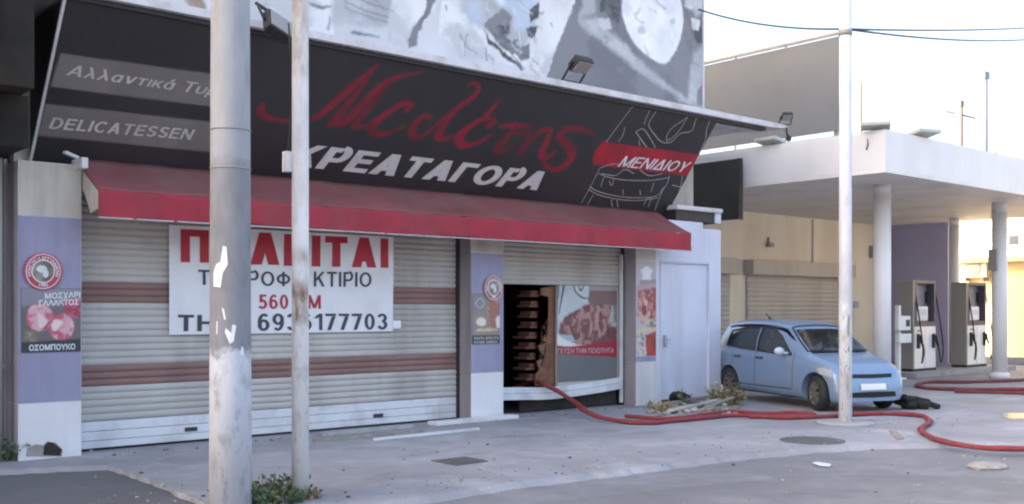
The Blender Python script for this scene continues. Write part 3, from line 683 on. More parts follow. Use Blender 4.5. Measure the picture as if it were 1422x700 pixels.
# ---- leaning fascia sign under the roof edge
SG = Plane(Q - .02, 3.33, (1.16, 1.56)); SGL = math.hypot(1.16, 1.56)
sx_l, sx_r = 3.62, 14.45
sign = thing('fascia_sign', 'long black leaning shop sign with red script and pale Greek capitals', 'shop sign', (9, Q, 3.33))
mb = MB(); mb.prism([(sx_l, *SG.pt(0, 0)[1:]), (sx_l, *SG.pt(0, SGL)[1:]), (sx_l, Q + .1, SG.pt(0, SGL).z), (sx_l, Q + .1, 3.33)], (sx_r - sx_l, 0, 0)); sub(mb.build('panel', M_sign), sign)
mb = MB()
mb.beam(SG.pt(sx_l - .012, 0, .01), SG.pt(sx_l - .012, SGL, .01), .03, .03); sub(mb.build('edge_trim', M_gutter), sign)
face_layers = [('poly', [(84, 74), (318, 106), (318, 151), (70, 120)], (.185, .168, .168), .008, 0, 1, (.155, .142, .142), 2), ('poly', [(63, 144), (318, 172), (313, 213), (53, 188)], (.19, .172, .172), .008, 0, 1, (.16, .146, .146), 2)]
sub(put_sign('Αλλαντικά Τυριά', SG, 91, 322, 104, 136, 16, M_letdim, sign, .13, .22, .006, .10), sign)
sub(put_sign('DELICATESSEN', SG, 67, 267, 178, 194, 16, M_letdim, sign, .17, .14, .006, .13), sign)
sub(put_sign('ΚΡΕΑΤΑΓΟΡΑ', SG, 393, 745, 229, 264, 33, M_letter, sign, .22, .22, .006, .08), sign)
gz = lambda x, y: (790 + x / 3.8875, 130 + y / 3.8875)
cz = lambda x, y, wd: (340 + x / 2.844, 70 + y / 2.844, (wd * 1.15 + 5) / 2.844)
script = [
 [(72, 212, 14), (62, 240, 36), (82, 262, 30), (130, 275, 14), (210, 278, 10), (275, 268, 24), (330, 228, 34), (400, 165, 34), (460, 110, 24), (525, 58, 6)],
 [(500, 85, 12), (455, 150, 22), (400, 220, 30), (355, 275, 34), (330, 296, 10)],
 [(330, 296, 10), (390, 285, 34), (450, 228, 36), (510, 165, 34), (570, 120, 26), (640, 95, 12), (700, 85, 4)],
 [(570, 120, 10), (520, 190, 22), (470, 250, 26), (430, 298, 24), (470, 300, 10), (510, 280, 5)],
 [(640, 235, 20), (655, 215, 24), (620, 212, 22), (560, 250, 26), (505, 295, 40), (510, 325, 38), (560, 330, 18), (630, 300, 6)],
 [(735, 265, 10), (700, 262, 16), (665, 300, 34), (665, 335, 34), (700, 340, 16), (760, 290, 16), (830, 235, 24), (900, 185, 22), (925, 150, 14), (905, 130, 10), (880, 138, 5)],
 [(830, 240, 18), (790, 290, 26), (765, 335, 36), (790, 350, 16), (830, 335, 6)],
 [(960, 300, 18), (985, 280, 24), (950, 268, 18), (890, 300, 28), (845, 345, 44), (860, 372, 36), (910, 368, 16), (970, 335, 6)],
 [(955, 255, 20), (985, 220, 14), (1010, 195, 6)],
 [(1010, 300, 8), (1060, 296, 20), (1130, 300, 8)], [(1075, 300, 18), (1040, 340, 26), (1000, 385, 38), (1020, 398, 16), (1060, 375, 6)],
 [(1070, 330, 6), (1120, 325, 18), (1115, 360, 22), (1085, 405, 28)], [(1115, 370, 8), (1170, 318, 20), (1205, 318, 22), (1190, 360, 26), (1170, 410, 30), (1190, 425, 18), (1225, 400, 6)],
 [(1385, 335, 5), (1330, 312, 18), (1270, 312, 26), (1240, 340, 28), (1270, 372, 34), (1292, 405, 36), (1270, 450, 30), (1225, 470, 22), (1185, 450, 14), (1180, 425, 6)]]
for st_ in script: face_layers.append(('line', [cz(*p) for p in st_], (.235, .010, .026), .032, .01, .95, (.14, .010, .018), 1.6))
face_layers.append(('poly', [gz(195, 262), gz(712, 330), gz(678, 450), gz(160, 385)], (.36, .012, .028), .012, 0, 1, (.28, .012, .026), 2)); face_layers.append(('line', [(*gz(185, 280), 14), (*gz(160, 330), 18), (*gz(150, 370), 10)], (.40, .008, .02), .06, .01, .9, None, 1))
sub(painted('printed_face', SG, (sx_l + .004, sx_r - .004, .004, SGL - .004), 640, 116, (.026, .024, .028), face_layers, sign, .003, None, .5, .6), sign)
art = [[(345, 65), (270, 165), (200, 260)], [(435, 90), (415, 135), (405, 165)], [(470, 95), (440, 140), (430, 175), (465, 225), (500, 260), (550, 260), (600, 215), (660, 200), (680, 150), (690, 125)], [(525, 255), (530, 220), (560, 180), (605, 150), (640, 125)], [(525, 255), (560, 235), (600, 190), (640, 125)], [(360, 205), (400, 190), (440, 245), (465, 290)], [(360, 205), (390, 250), (420, 290)], [(375, 250), (382, 280)], [(760, 140), (740, 200), (735, 250), (700, 320)], [(300, 180), (290, 220), (265, 260)],
 [(165, 400), (120, 490), (65, 590)], [(165, 400), (240, 378), (330, 392)], [(175, 430), (250, 440), (300, 408), (350, 430)], [(160, 430), (220, 452), (320, 466), (440, 466), (535, 452)], [(540, 440), (530, 480), (500, 530), (460, 630)], [(110, 500), (160, 528), (260, 552), (360, 560), (470, 550), (510, 500)], [(105, 515), (160, 545), (260, 568), (370, 575), (480, 560)], [(185, 450), (170, 500)], [(240, 460), (228, 495), (215, 470)], [(455, 480), (440, 530)], [(380, 520), (385, 545)], [(290, 515), (290, 545)], [(130, 540), (95, 600)], [(400, 600), (415, 570), (440, 560), (425, 610)], [(225, 570), (232, 610)], [(255, 570), (262, 610)], [(610, 440), (600, 500), (580, 560), (565, 600)], [(640, 460), (600, 540)], [(555, 490), (610, 505)], [(380, 410), (430, 440), (500, 430)]]
sub(print_strokes('line_drawing', SG, [[(*gz(x, y), 1.3) for x, y in s_] for s_ in art], M_line, sign, .007, 5), sign)
sub(put_sign('ΜΕΝΙΔΙΟΥ', SG, 857, 953, 231, 239, 16, M_pwh, sign, .13, .25, .009, .12), sign)

# ---- thin roof slab with white gutter edge
mb = MB(); mb.box(3.2, 15.9, 11.12, 12.61, 4.935, 5.03, 0, .008)
mb.prism([(15.9, 11.12, 4.935), (16.35, 11.12, 4.97), (16.35, 11.12, 5.02), (15.9, 11.12, 5.03)], (0, .75, 0)); SB(mb, 'roof_ledge', M_gutter)
mb = MB(); mb.box(3.3, 15.8, 11.2, 11.32, 4.88, 4.933); SB(mb, 'ledge_underside_channel', M_black)

# ---- printed upper facade
BY = 12.50; PB = Plane(BY, 5.04)
bb = thing('billboard', 'weathered grey and white printed billboard covering the upper facade above the roof ledge', 'billboard', (9, BY, 5.03))
mb = MB(); mb.box(3.4, 15.62, BY, 12.615, 5.04, 11.9); sub(mb.build('panel', M_plg), bb)
bz = lambda *p: [(420 + x / 2.539, y / 2.539) for x, y in p]
up = -260
mats = [M_pgr, M_pwh, M_plg, M_pdk, M_pbl, M_pbr]
polys = [(1, bz((-700, up), (-240, up), (-240, 140), (-700, 40))), (5, bz((-560, up), (-480, up), (-330, 30), (-390, 40))), (1, bz((-200, up), (110, up), (110, 140), (-200, 110))),
 (2, bz((110, up), (330, up), (310, 100), (100, 90))), (1, bz((330, up), (560, up), (470, 20), (360, 170), (300, 150))),
 (0, bz((450, up), (470, 0), (440, 60), (410, 110), (400, 168), (368, 165), (395, 90), (425, 50), (435, 0), (410, up))),
 (1, bz((500, up), (960, up), (950, 0), (780, 240), (560, 200), (480, 120), (490, 0))), (2, bz((560, up), (850, up), (860, 0), (780, 180), (640, 110), (560, 40))),
 (4, bz((640, -40), (810, -60), (830, 10), (790, 40), (700, 25))), (4, bz((580, 20), (620, 10), (640, 70), (585, 85))), (4, bz((740, 30), (800, 40), (820, 110), (750, 110))),
 (0, bz((640, 80), (700, 30), (740, 60), (720, 130), (770, 170), (740, 190), (690, 160))), (3, bz((680, 95), (720, 90), (735, 120), (700, 130))), (3, bz((800, 30), (850, 0), (840, 60), (800, 80))), (3, bz((790, 100), (830, 90), (820, 135), (795, 130))), (3, bz((640, 110), (660, 140), (780, 245), (770, 250), (650, 150))), (0, bz((730, 140), (760, 170), (800, 150), (800, 210), (770, 220))),
 (1, bz((850, up), (990, up), (960, 0), (920, 110), (880, 190), (860, 262), (790, 245), (830, 100))), 
 (0, bz((990, up), (1440, up), (1440, 400), (1360, 390), (862, 275), (885, 190), (925, 100), (960, 0))),
 (2, bz((990, up), (1030, -60), (1030, 40), (985, 68), (970, 70), (985, 20))), (2, bz((975, 75), (1030, 62), (1130, 150), (1210, 235), (1390, 380), (1330, 350), (1180, 250), (985, 95))), (1, bz((1040, 70), (1080, 60), (1090, 100), (1060, 110))),
 (3, bz((1060, up), (1120, up), (1120, 60), (1110, 110), (1080, 60), (1050, 40))),
 (2, bz((1340, up), (1420, up), (1420, 30), (1390, 60), (1350, 20))), (3, bz((1370, 100), (1420, 60), (1420, 160), (1390, 150))), (1, bz((1370, 60), (1400, 70), (1395, 105), (1375, 105))), (2, bz((1375, 190), (1420, 160), (1420, 380), (1355, 360))), (0, bz((1390, 320), (1420, 290), (1420, 375), (1390, 365))),
 (1, bz((560, 130), (575, 160), (580, 195), (572, 195)))]
COLS = [(.15, .15, .17), (.66, .66, .68), (.46, .465, .49), (.05, .05, .058), (.46, .53, .64), (.34, .24, .18)]; SEC = [(.19, .19, .21), (.50, .505, .53), (.36, .37, .40), (.13, .13, .14), (.66, .70, .76), (.52, .44, .38)]
bl = [('poly', p, COLS[m_], .018 + .05 * (m_ in (2, 4)), .05, 1, SEC[m_], 1.7 if m_ != 3 else 4) for m_, p in polys]
bl.append(('smooth', bz((1140, -90), (1125, 20), (1132, 70), (1155, 130), (1200, 185), (1270, 226), (1305, 195), (1330, 140), (1342, 70), (1330, -10), (1300, -90), (1220, -130)), (.74, .74, .78), .03, .015, 1, (.64, .64, .69), 1.5))
for q_ in (bz((1180, 100), (1200, 90), (1210, 115), (1185, 120)), bz((1295, 70), (1312, 65), (1310, 85), (1298, 88))): bl.append(('smooth', q_, (.42, .42, .46), .03, .02, .8, None, 1))
lines = [[(20, 10, 10), (60, 25, 20), (100, 22, 8)], [(150, 5, 4), (230, 40, 4), (300, 60, 3)], [(150, 30, 3), (220, 55, 3), (300, 80, 3)], [(205, 0, 3), (260, 20, 4), (320, 40, 3)], [(95, 60, 6), (90, 105, 8)], [(175, 115, 16), (220, 122, 12), (270, 130, 6)], [(555, 120, 6), (570, 160, 5), (572, 195, 4)], [(580, 120, 4), (572, 150, 4)], [(645, 170, 6), (650, 215, 5)], [(640, 90, 4), (700, 150, 10), (780, 240, 4)], [(700, 120, 10), (730, 150, 14), (760, 140, 6)], [(820, 30, 8), (840, 50, 6), (850, 40, 4)], [(745, 150, 8), (770, 190, 10), (800, 200, 5)], [(505, 20, 10), (508, 35, 8)], [(875, 85, 8), (880, 95, 6)]]
for l_ in lines: bl.append(('line', [(420 + x / 2.539, y / 2.539, w_ / 2.539) for x, y, w_ in l_], (.10, .10, .115), .02, .02, .85, None, 1))
rs_ = random.Random(4)
for k in range(70):
    x, y = rs_.choice((rs_.uniform(-150, 330), rs_.uniform(560, 850), rs_.uniform(1020, 1420))), rs_.uniform(-60, 260); a_ = rs_.uniform(.3, 1.3); L_ = rs_.uniform(15, 70)
    bl.append(('line', [(420 + (x + L_ * t_ * math.cos(a_) + 8 * math.sin(t_ * 4 + k)) / 2.539, (y + L_ * t_ * math.sin(a_)) / 2.539, rs_.uniform(1, 4)) for t_ in (0, .4, .8, 1)], rs_.choice([(.14, .14, .16), (.30, .31, .34), (.70, .71, .75)]), .03, .03, rs_.uniform(.3, .7), None, 1))
sub(painted('picture_print', PB, (3.41, 15.61, .002, 3.1), 700, 180, (.54, .545, .57), bl, bb, .006, None, .3, .8), bb)
mb = MB(); mb.box(15.622, 15.66, BY - .02, 12.62, 5.04, 11.9); sub(mb.build('edge_trim', M_gutter), bb)

# ---- awning
aw = thing('awning', 'long faded red canvas awning with a straight valance over the shutters', 'awning', (9, 11.6, 2.66))
AX0, AX1, AY, AZ0, AZ1, AZT = 4.08, 14.18, 11.6, 2.665, 2.965, 3.39
def canvas(n, f0, f1, sag):
    mb = MB(); rows = []
    for i in range(n + 1):
        x = AX0 + (AX1 - AX0) * i / n; s_ = sag * (math.sin(i * 1.9) + .6 * math.sin(i * .73 + 1))
        a, b = f0(x, s_), f1(x, s_); rows.append([mb.bm.verts.new(Vector(a).lerp(Vector(b), k / 8) - Vector((0, (.006 * math.sin(x * 9 + k * .8) + .004 * math.sin(x * 17 - k)) * (k / 8), math.sin(math.pi * k / 8) * (.022 + .012 * math.sin(x * 3.1)) + .004 * math.sin(x * 11 + k * 1.3)))) for k in range(9)])
    for a, b in zip(rows, rows[1:]):
        for k in range(8): mb.bm.faces.new((a[k], a[k + 1], b[k + 1], b[k])).smooth = True
    return mb
def thick(o, t=.006):
    md = o.modifiers.new('thickness', 'SOLIDIFY'); md.thickness = t; return o
sub(thick(canvas(150, lambda x, s_: (x, 12.36, AZT), lambda x, s_: (x, AY, AZ1 + s_ * .3), .01).build('canopy_cloth', M_awn)), aw)
sub(thick(canvas(150, lambda x, s_: (x, AY - .006, AZ1 + s_ * .3), lambda x, s_: (x, AY - .01 + s_, AZ0 + .009 * math.sin(x * 2.3) + .005 * math.sin(x * 5.7)), .02).build('valance', M_val)), aw)
mb = MB(); mb.beam((AX0, AY - .012, AZ0 - .004), (AX1, AY - .012, AZ0 - .004), .05, .012); sub(mb.build('hem', M_letdim), aw)
mb = MB(); mb.tube([(AX0 + .02, AY + .03, AZ1 - .03), (AX1 - .02, AY + .03, AZ1 - .03)], .025); sub(mb.build('front_tube', M_alu), aw)
for x in (AX0 + .06, 7.5, 10.9, AX1 - .06):
    mb = MB(); mb.beam((x, 12.3, AZT - .18), (x, AY + .06, AZ1 - .12), .03, .04); sub(mb.build('arm', M_alu), aw)
mb = MB(); mb.prism([(AX0 + .004, 12.36, AZT - .01), (AX0 + .004, AY + .02, AZ1 - .02), (AX0 + .004, AY + .02, AZ0 + .1), (AX0 + .004, AY + .25, AZ0 + .06), (AX0 + .004, 12.0, AZ1 - .05), (AX0 + .004, 12.3, AZT - .2)], (.012, 0, 0)); sub(mb.build('end_flap', M_plaster), aw)
mb = MB(); mb.box(AX0 - .09, AX0 - .02, 11.85, 12.2, 3.22, 3.34, 0, .01); mb.beam((AX0 - .06, 12.08, 3.36), (AX0 - .22, 12.02, 3.40), .05, .03); sub(mb.build('end_bracket', M_wpaint), aw)

# ---- SALE banner on the wide shutter
PS = Plane(Q - .04); PS.wave = lambda u, v: .008 * math.sin(u * 2.1 + 1) + .006 * math.sin(v * 4 + u * 1.3)
ban = thing('sale_banner', 'white paper banner with red and black Greek sale notice tied on the wide shutter', 'banner', (7, Q - .04, 1.3))
u0, u1 = PS.uv(235, 400)[0], PS.uv(546, 400)[0]; v0 = PS.uv(235, 465)[1]; v1 = PS.uv(235, 312)[1]
mb = MB(); NU, NV = 36, 14
gv = [[mb.bm.verts.new(PS.pt(u0 + (u1 - u0) * i / NU, v0 + (v1 - v0) * j / NV)) for j in range(NV + 1)] for i in range(NU + 1)]
for i in range(NU):
    for j in range(NV): mb.bm.faces.new((gv[i][j], gv[i + 1][j], gv[i + 1][j + 1], gv[i][j + 1])).smooth = True
sub(mb.build('sheet', M_banner, fix=False), ban)
K = dict(off=.006)
def bt(s_, a, b, ya, yb, h, m, wt): sub(put_sign(s_, PS, a, b, ya, yb, h, m, ban, wt, 0, .005, .13), ban)
bt('Π', 251, 290, 364, 365, 46, M_bred, .24); bt('Ω', 298, 341, 366, 367, 46, M_bred, .22); bt('Λ', 347, 388, 367.5, 368, 45, M_bred, .25); bt('Ε', 394, 426, 369, 370, 44, M_bred, .24); bt('ΙΤΑΙ', 433, 539, 370, 372, 43, M_bred, .24)
bt('ΤΡΙΟΡΟΦΟ', 275, 424, 395.5, 398, 21, M_bblack, .16); bt('ΚΤΙΡΙΟ', 436, 516, 398, 398.5, 21, M_bblack, .16)
bt('560 ΤΜ', 358, 446, 429, 429, 20, M_bred, .17); bt('ΤΗΛ', 247, 325, 460, 460, 23, M_bblack, .19); bt('6936177703', 357, 538, 459.5, 457.5, 24, M_bblack, .17)
tp = MB(); c = PS.uv(548, 451); tp.face([PS.pt(c[0] - .03, c[1] - .06, .008), PS.pt(c[0] + .11, c[1] - .05, .004), PS.pt(c[0] + .11, c[1] + .06, .004), PS.pt(c[0] - .03, c[1] + .06, .008)]); sub(tp.build('tape', M_pwh, fix=False), ban)

# ---- white lidded box on the wall beside the sign
c0 = atY(932, 300, 12.2); c1 = atY(996, 300, 12.2)
bx = thing('roof_box', 'low dark box with a rounded white lid on top of the pale side wall', 'roof box', ((c0.x + c1.x) / 2, 12.22, 3.245))
mb = MB(); hw = (c1.x - c0.x) / 2
mb.box(-hw * .94, hw * .86, -.1, .3, 0, .2, 0, .02); mb.build('body', M_black, bx)
mb = MB(); mb.box(-hw, hw, -.16, .36, .19, .275, 0, .035); mb.build('lid', M_gutter, bx)
mb = MB(); mb.box(hw * .72, hw * .98, -.12, .3, -.0, .188, 0, .01); mb.build('end_cap', M_doorw, bx)

# ---- floodlights on the ledge
def floodlight(label, loc, rz, tilt, sc=1.0):
    t = thing('floodlight', label, 'floodlight', loc, rz, 'floodlights along the roof ledge')
    mb = MB(); mb.box(-.16, .16, -.05, .05, -.12, .12, 0, .02); 
    for k in range(6): mb.box(-.14 + .05 * k, -.125 + .05 * k, .05, .09, -.1, .1)
    bmesh.ops.rotate(mb.bm, cent=(0, 0, 0), matrix=Matrix.Rotation(tilt, 3, 'X'), verts=mb.bm.verts); bmesh.ops.translate(mb.bm, vec=(0, -.2, .22), verts=mb.bm.verts); mb.build('lamp_head', M_black, t)
    mb = MB(); mb.box(-.14, .14, -.062, -.051, -.1, .1); bmesh.ops.rotate(mb.bm, cent=(0, 0, 0), matrix=Matrix.Rotation(tilt, 3, 'X'), verts=mb.bm.verts); bmesh.ops.translate(mb.bm, vec=(0, -.2, .22), verts=mb.bm.verts); mb.build('lens', M_pumpg, t)
    mb = MB(); mb.beam((-.18, .02, 0), (-.18, -.2, .24), .03, .02); mb.beam((.18, .02, 0), (.18, -.2, .24), .03, .02); mb.beam((-.19, .02, .01), (.19, .02, .01), .04, .02); mb.build('bracket', M_black, t)
    t.scale = (sc,) * 3; return t
p = atY(793, 125, 11.15); floodlight('black floodlight on the roof ledge above the script end of the sign', (p.x, 11.14, 5.035), 0, R(55))
mb = MB(); 
p = atY(380, 30, 11.0); floodlight('black floodlight hanging off the roof ledge between the two front poles', (p.x, 11.06, 5.14), R(20), R(25), 1.1).rotation_euler = (0, R(180 + 18), R(10))
p = atY(1078, 172, 11.15); floodlight('small broken floodlight at the far right tip of the roof ledge', (16.3, 11.15, 5.03), R(-35), R(50), .6)
mb = MB(); mb.tube([(16.32, 11.13, 4.99), (16.33, 11.12, 4.86), (16.36, 11.10, 4.8)], .02); mb.ball((16.36, 11.1, 4.78), .07, .06, .07, sub=1, jit=.2); o = tag(mb.build('hanging_lamp_stub', M_black), 'dark broken fitting dangling under the tip of the roof ledge', 'fitting')

# ================================================================== NEIGHBOUR AT LEFT
nb = thing('neighbour_building', 'dark neighbouring building with a deep black overhang at the left edge', 'building', (0, 13, 0))
mb = MB(); mb.box(-22, 3.40, 13.0, 25, 0, 12.2); sub(mb.build('wall', mat('neighbour_wall', (.16, .16, .18), .85, .2, 1, .2, 30, dirt=((.08, .08, .09), .7, 1))), nb)  # unseen height and length chosen so it keeps sun off the forecourt
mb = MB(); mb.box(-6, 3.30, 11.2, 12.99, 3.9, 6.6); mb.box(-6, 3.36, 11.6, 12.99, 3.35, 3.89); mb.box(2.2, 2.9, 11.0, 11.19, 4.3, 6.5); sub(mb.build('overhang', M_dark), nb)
mb = MB(); mb.tube([(3.0, 11.55, 3.4), (3.0, 11.55, 4.2)], .05, 10); sub(mb.build('rusty_pipe', M_rust), nb)
mb = MB(); mb.box(-6, 3.05, 12.4, 12.98, 0, 3.34); sub(mb.build('blue_panel', mat('neighbour_blue', (.10, .12, .20), .7, .2, 2, dirt=((.2, .19, .18), .5, 2))), nb)
mb = MB(); mb.tube([(3.22, 12.25, 0), (3.22, 12.25, 3.3)], .06, 12); mb.box(3.12, 3.34, 12.33, 12.36, 1.0, 1.05); sub(mb.build('downpipe', mat('pale_pipe', (.38, .36, .33), .7, .15, 2, dirt=((.2, .18, .16), .6, 4))), nb)
mb = MB(); mb.box(3.36, xa - .003, 12.5, 12.99, 0, 3.33); sub(mb.build('corner_strip', M_pgrey), nb)

# ================================================================== PETROL STATION
st = thing('petrol_station', 'pale petrol station with a flat white canopy on round columns', 'petrol station', (23.4, 14, 0))
CX0, CX1, CY0, CY1, CZ0, CZ1 = 17.8, 30.1, 10.0, 18.0, 4.2, 4.93
mb = MB(); mb.box(CX0, CX1, CY0, CY1, CZ0 + .06, CZ1, 0, .01); mb.box(CX0 + .02, CX1 - .02, CY0 + .02, CY1 - .02, CZ1 + .001, CZ1 + .05); sub(mb.build('canopy', M_fascia), st)
mb = MB()
for i in range(9):
    mb.box(CX0 + .12 + i * 1.35, CX0 + .12 + i * 1.35 + 1.344, CY0 + .12, CY1 - .1, CZ0 + .03, CZ0 + .058)
sub(mb.build('soffit', M_soffit), st)
mb = MB(); mb.box(CX0 - .01, CX1 + .01, CY0 - .012, CY0 + .115, CZ0 - .02, CZ0 + .058); mb.box(CX0 - .012, CX0 + .115, CY0 + .117, CY1, CZ0 - .02, CZ0 + .058); sub(mb.build('fascia_trim', M_soffit), st)
def column(x, y, r=.175):
    mb = MB(); mb.lathe([(r, 0), (r, CZ0 - .18)], (x, y, 0), 28); mb.lathe([(r + .02, CZ0 - .2), (r + .02, CZ0 - .17)], (x, y, 0), 28); mb.lathe([(r * .99, CZ0 - .17), (r * .99, CZ0 + .03)], (x, y, 0), 28); mb.lathe([(r + .06, 0), (r + .06, .1), (r + .01, .14)], (x, y, 0), 28)
    return sub(mb.build('column', M_fascia), st)
c = atY(1225, 500, 11.3); column(c.x, 11.3); c2 = atY(1388, 500, 11.3); column(c2.x, 11.3)
column(30.6 - 1.75, 15.0 - .9, .14)
mb = MB(); mb.box(c2.x - .28, c2.x - .19, 11.25, 11.45, 2.6, 3.1, 0, .01); sub(mb.build('column_box', M_pumpg), st)
WY = 16.6; VX = 29.9
mb = MB(); mb.box(19, VX, WY, WY + .3, 0, CZ0 + .02); sub(mb.build('shop_wall', M_beige), st)
mb = MB(); mb.box(VX + .002, VX + .25, 14.8, WY + .3, 0, CZ0 + .03); mb.box(VX - .03, VX, 14.8, WY - .1, 3.3, 3.33); mb.box(VX - .03, VX, 14.8, WY - .1, 1.9, 1.93); sub(mb.build('violet_wall', M_purple), st)
gx0, gx1 = atY(1034, 420, WY).x, atY(1172, 420, WY).x; gz1 = atY(1100, 383, WY).z; gz2 = atY(1034, 361, WY).z
g_ = sub(curtain(gx0 + .05, gx1 - .05, 0.02, gz1, WY - .03, [], .12).build('roller_gate', [M_gate, M_gate]), st)
mb = MB(); mb.box(gx0 - .06, gx1 + .12, WY - .32, WY - .002, gz1 - .02, gz2, 0, .02); sub(mb.build('gate_housing', M_gate), st)
g0, g1 = atY(985, 420, WY).x, atY(1012, 420, WY).x
sub(curtain(g0, g1, .02, gz1, WY - .03, [], .12).build('roller_gate', [M_gate, M_gate]), st)
mb = MB(); mb.box(g0 - .1, g1 + .08, WY - .32, WY - .002, gz1 - .02, gz2, 0, .02); sub(mb.build('gate_housing', M_gate), st)
p = atY(1128, 335, WY); mb = MB(); mb.box(p.x - .02, p.x + .02, WY - .03, WY - .001, gz2, CZ0 - .02); sub(mb.build('wall_conduit', M_gate), st)
p = atY(1066, 340, WY); mb = MB(); mb.box(p.x - .09, p.x + .1, WY - .14, WY - .001, p.z - .06, p.z + .05, 0, .01); mb.box(p.x - .02, p.x + .02, WY - .05, WY - .001, p.z + .05, p.z + .2); sub(mb.build('wall_camera', M_pumpg), st)
p = atY(1188, 423, WY); mb = MB(); mb.box(p.x - .12, p.x + .12, WY - .04, WY - .001, p.z - .1, p.z + .1, 0, .01); sub(mb.build('wall_plate', M_purple), st)
p = atY(1208, 350, WY); mb = MB(); mb.box(p.x - .06, p.x + .06, WY - .08, WY - .001, p.z - .18, p.z + .18, 0, .01); sub(mb.build('wall_lamp', M_pumpg), st)
def canopy_lamp(label, x, y, rz):
    t = thing('canopy_lamp', label, 'lamp', (x, y, CZ1 + .05), rz, 'flat lamps on the canopy edge')
    mb = MB(); mb.box(-.26, .26, -.34, .02, .02, .09, 0, .02); bmesh.ops.rotate(mb.bm, cent=(0, 0, .1), matrix=Matrix.Rotation(R(-8), 3, 'X'), verts=mb.bm.verts); mb.build('lamp_head', mat('lamp_grey', (.42, .43, .40), .5, .08, 3), t)
    mb = MB(); mb.box(-.05, .05, -.06, 0, 0, .04); mb.build('stem', M_pumpg, t); return t
p = atX(1070, 214, CX0); canopy_lamp('flat grey lamp on the canopy edge just right of the black board', CX0 + .12, p.y, R(-90))
p = atX(1212, 190, CX0); canopy_lamp('flat grey lamp on the canopy just left of its corner', CX0 + .15, 10.28, R(-60))
p = atY(1285, 190, CY0); canopy_lamp('flat grey lamp on the canopy just right of its corner', p.x, CY0 + .15, R(-20))
p = atX(1205, 208, CX0); mb = MB(); 
mb.tube([(CX0 - .01, p.y, p.z + .2), (CX0 - .03, p.y - .02, p.z + .1), (CX0 - .015, p.y + .02, p.z)], .012); sub(mb.build('loose_cable', M_black), st)
# hoarding standing on the canopy roof
hd = thing('hoarding', 'large grey hoarding seen from behind on posts above the canopy roof', 'hoarding', (22, 16, CZ1 + .05))
ya, yb = 13.42, 19.6; za_, zb_ = 5.88, 8.1
mb = MB(); mb.box(21.98, 22.02, ya, yb, za_, zb_); sub(mb.build('board', M_hoard), hd)
mb = MB(); mb.box(21.9, 22.1, ya - .03, yb, zb_ + .06, zb_ + .10); mb.box(21.93, 22.0, ya - .03, yb, za_ - .16, za_ - .12)
for k in range(5): mb.box(21.93, 21.96, ya + .05 + 1.5 * k, ya + .09 + 1.5 * k, za_ - .12, za_); mb.box(21.96, 21.99, ya + .05 + 1.5 * k, ya + .09 + 1.5 * k, zb_ + .0, zb_ + .06)
sub(mb.build('rail', mat('hoarding_rail', (.26, .25, .25), .6, .1, 2)), hd)
for y in (13.6, 17.8):
    mb = MB(); mb.box(22.03, 22.13, y, y + .1, CZ1 + .05, zb_); sub(mb.build('post', M_pumpg), hd)
# black board beside the canopy
p = atX(1025, 220, 17.5); q = atX(1025, 304, 17.5)
ds = thing('black_board', 'blank black sign board on a post between the shop and the white canopy', 'sign board', (17.5, 14, 0))
mb = MB(); mb.box(17.5, 17.62, p.y, p.y + 2.3, q.z, p.z, 0, .01); sub(mb.build('board', mat('black_green_board', (.022, .026, .025), .5, .15, 1, dirt=((.05, .05, .045), .5, 1))), ds)
mb = MB(); mb.box(17.622, 17.70, p.y + 1.4, p.y + 1.5, 0, p.z - .1); sub(mb.build('post', M_black), ds)
mb = MB(); mb.box(17.49, 17.63, p.y - .025, p.y - .002, q.z - .01, p.z + .01); sub(mb.build('edge_trim', M_black), ds)

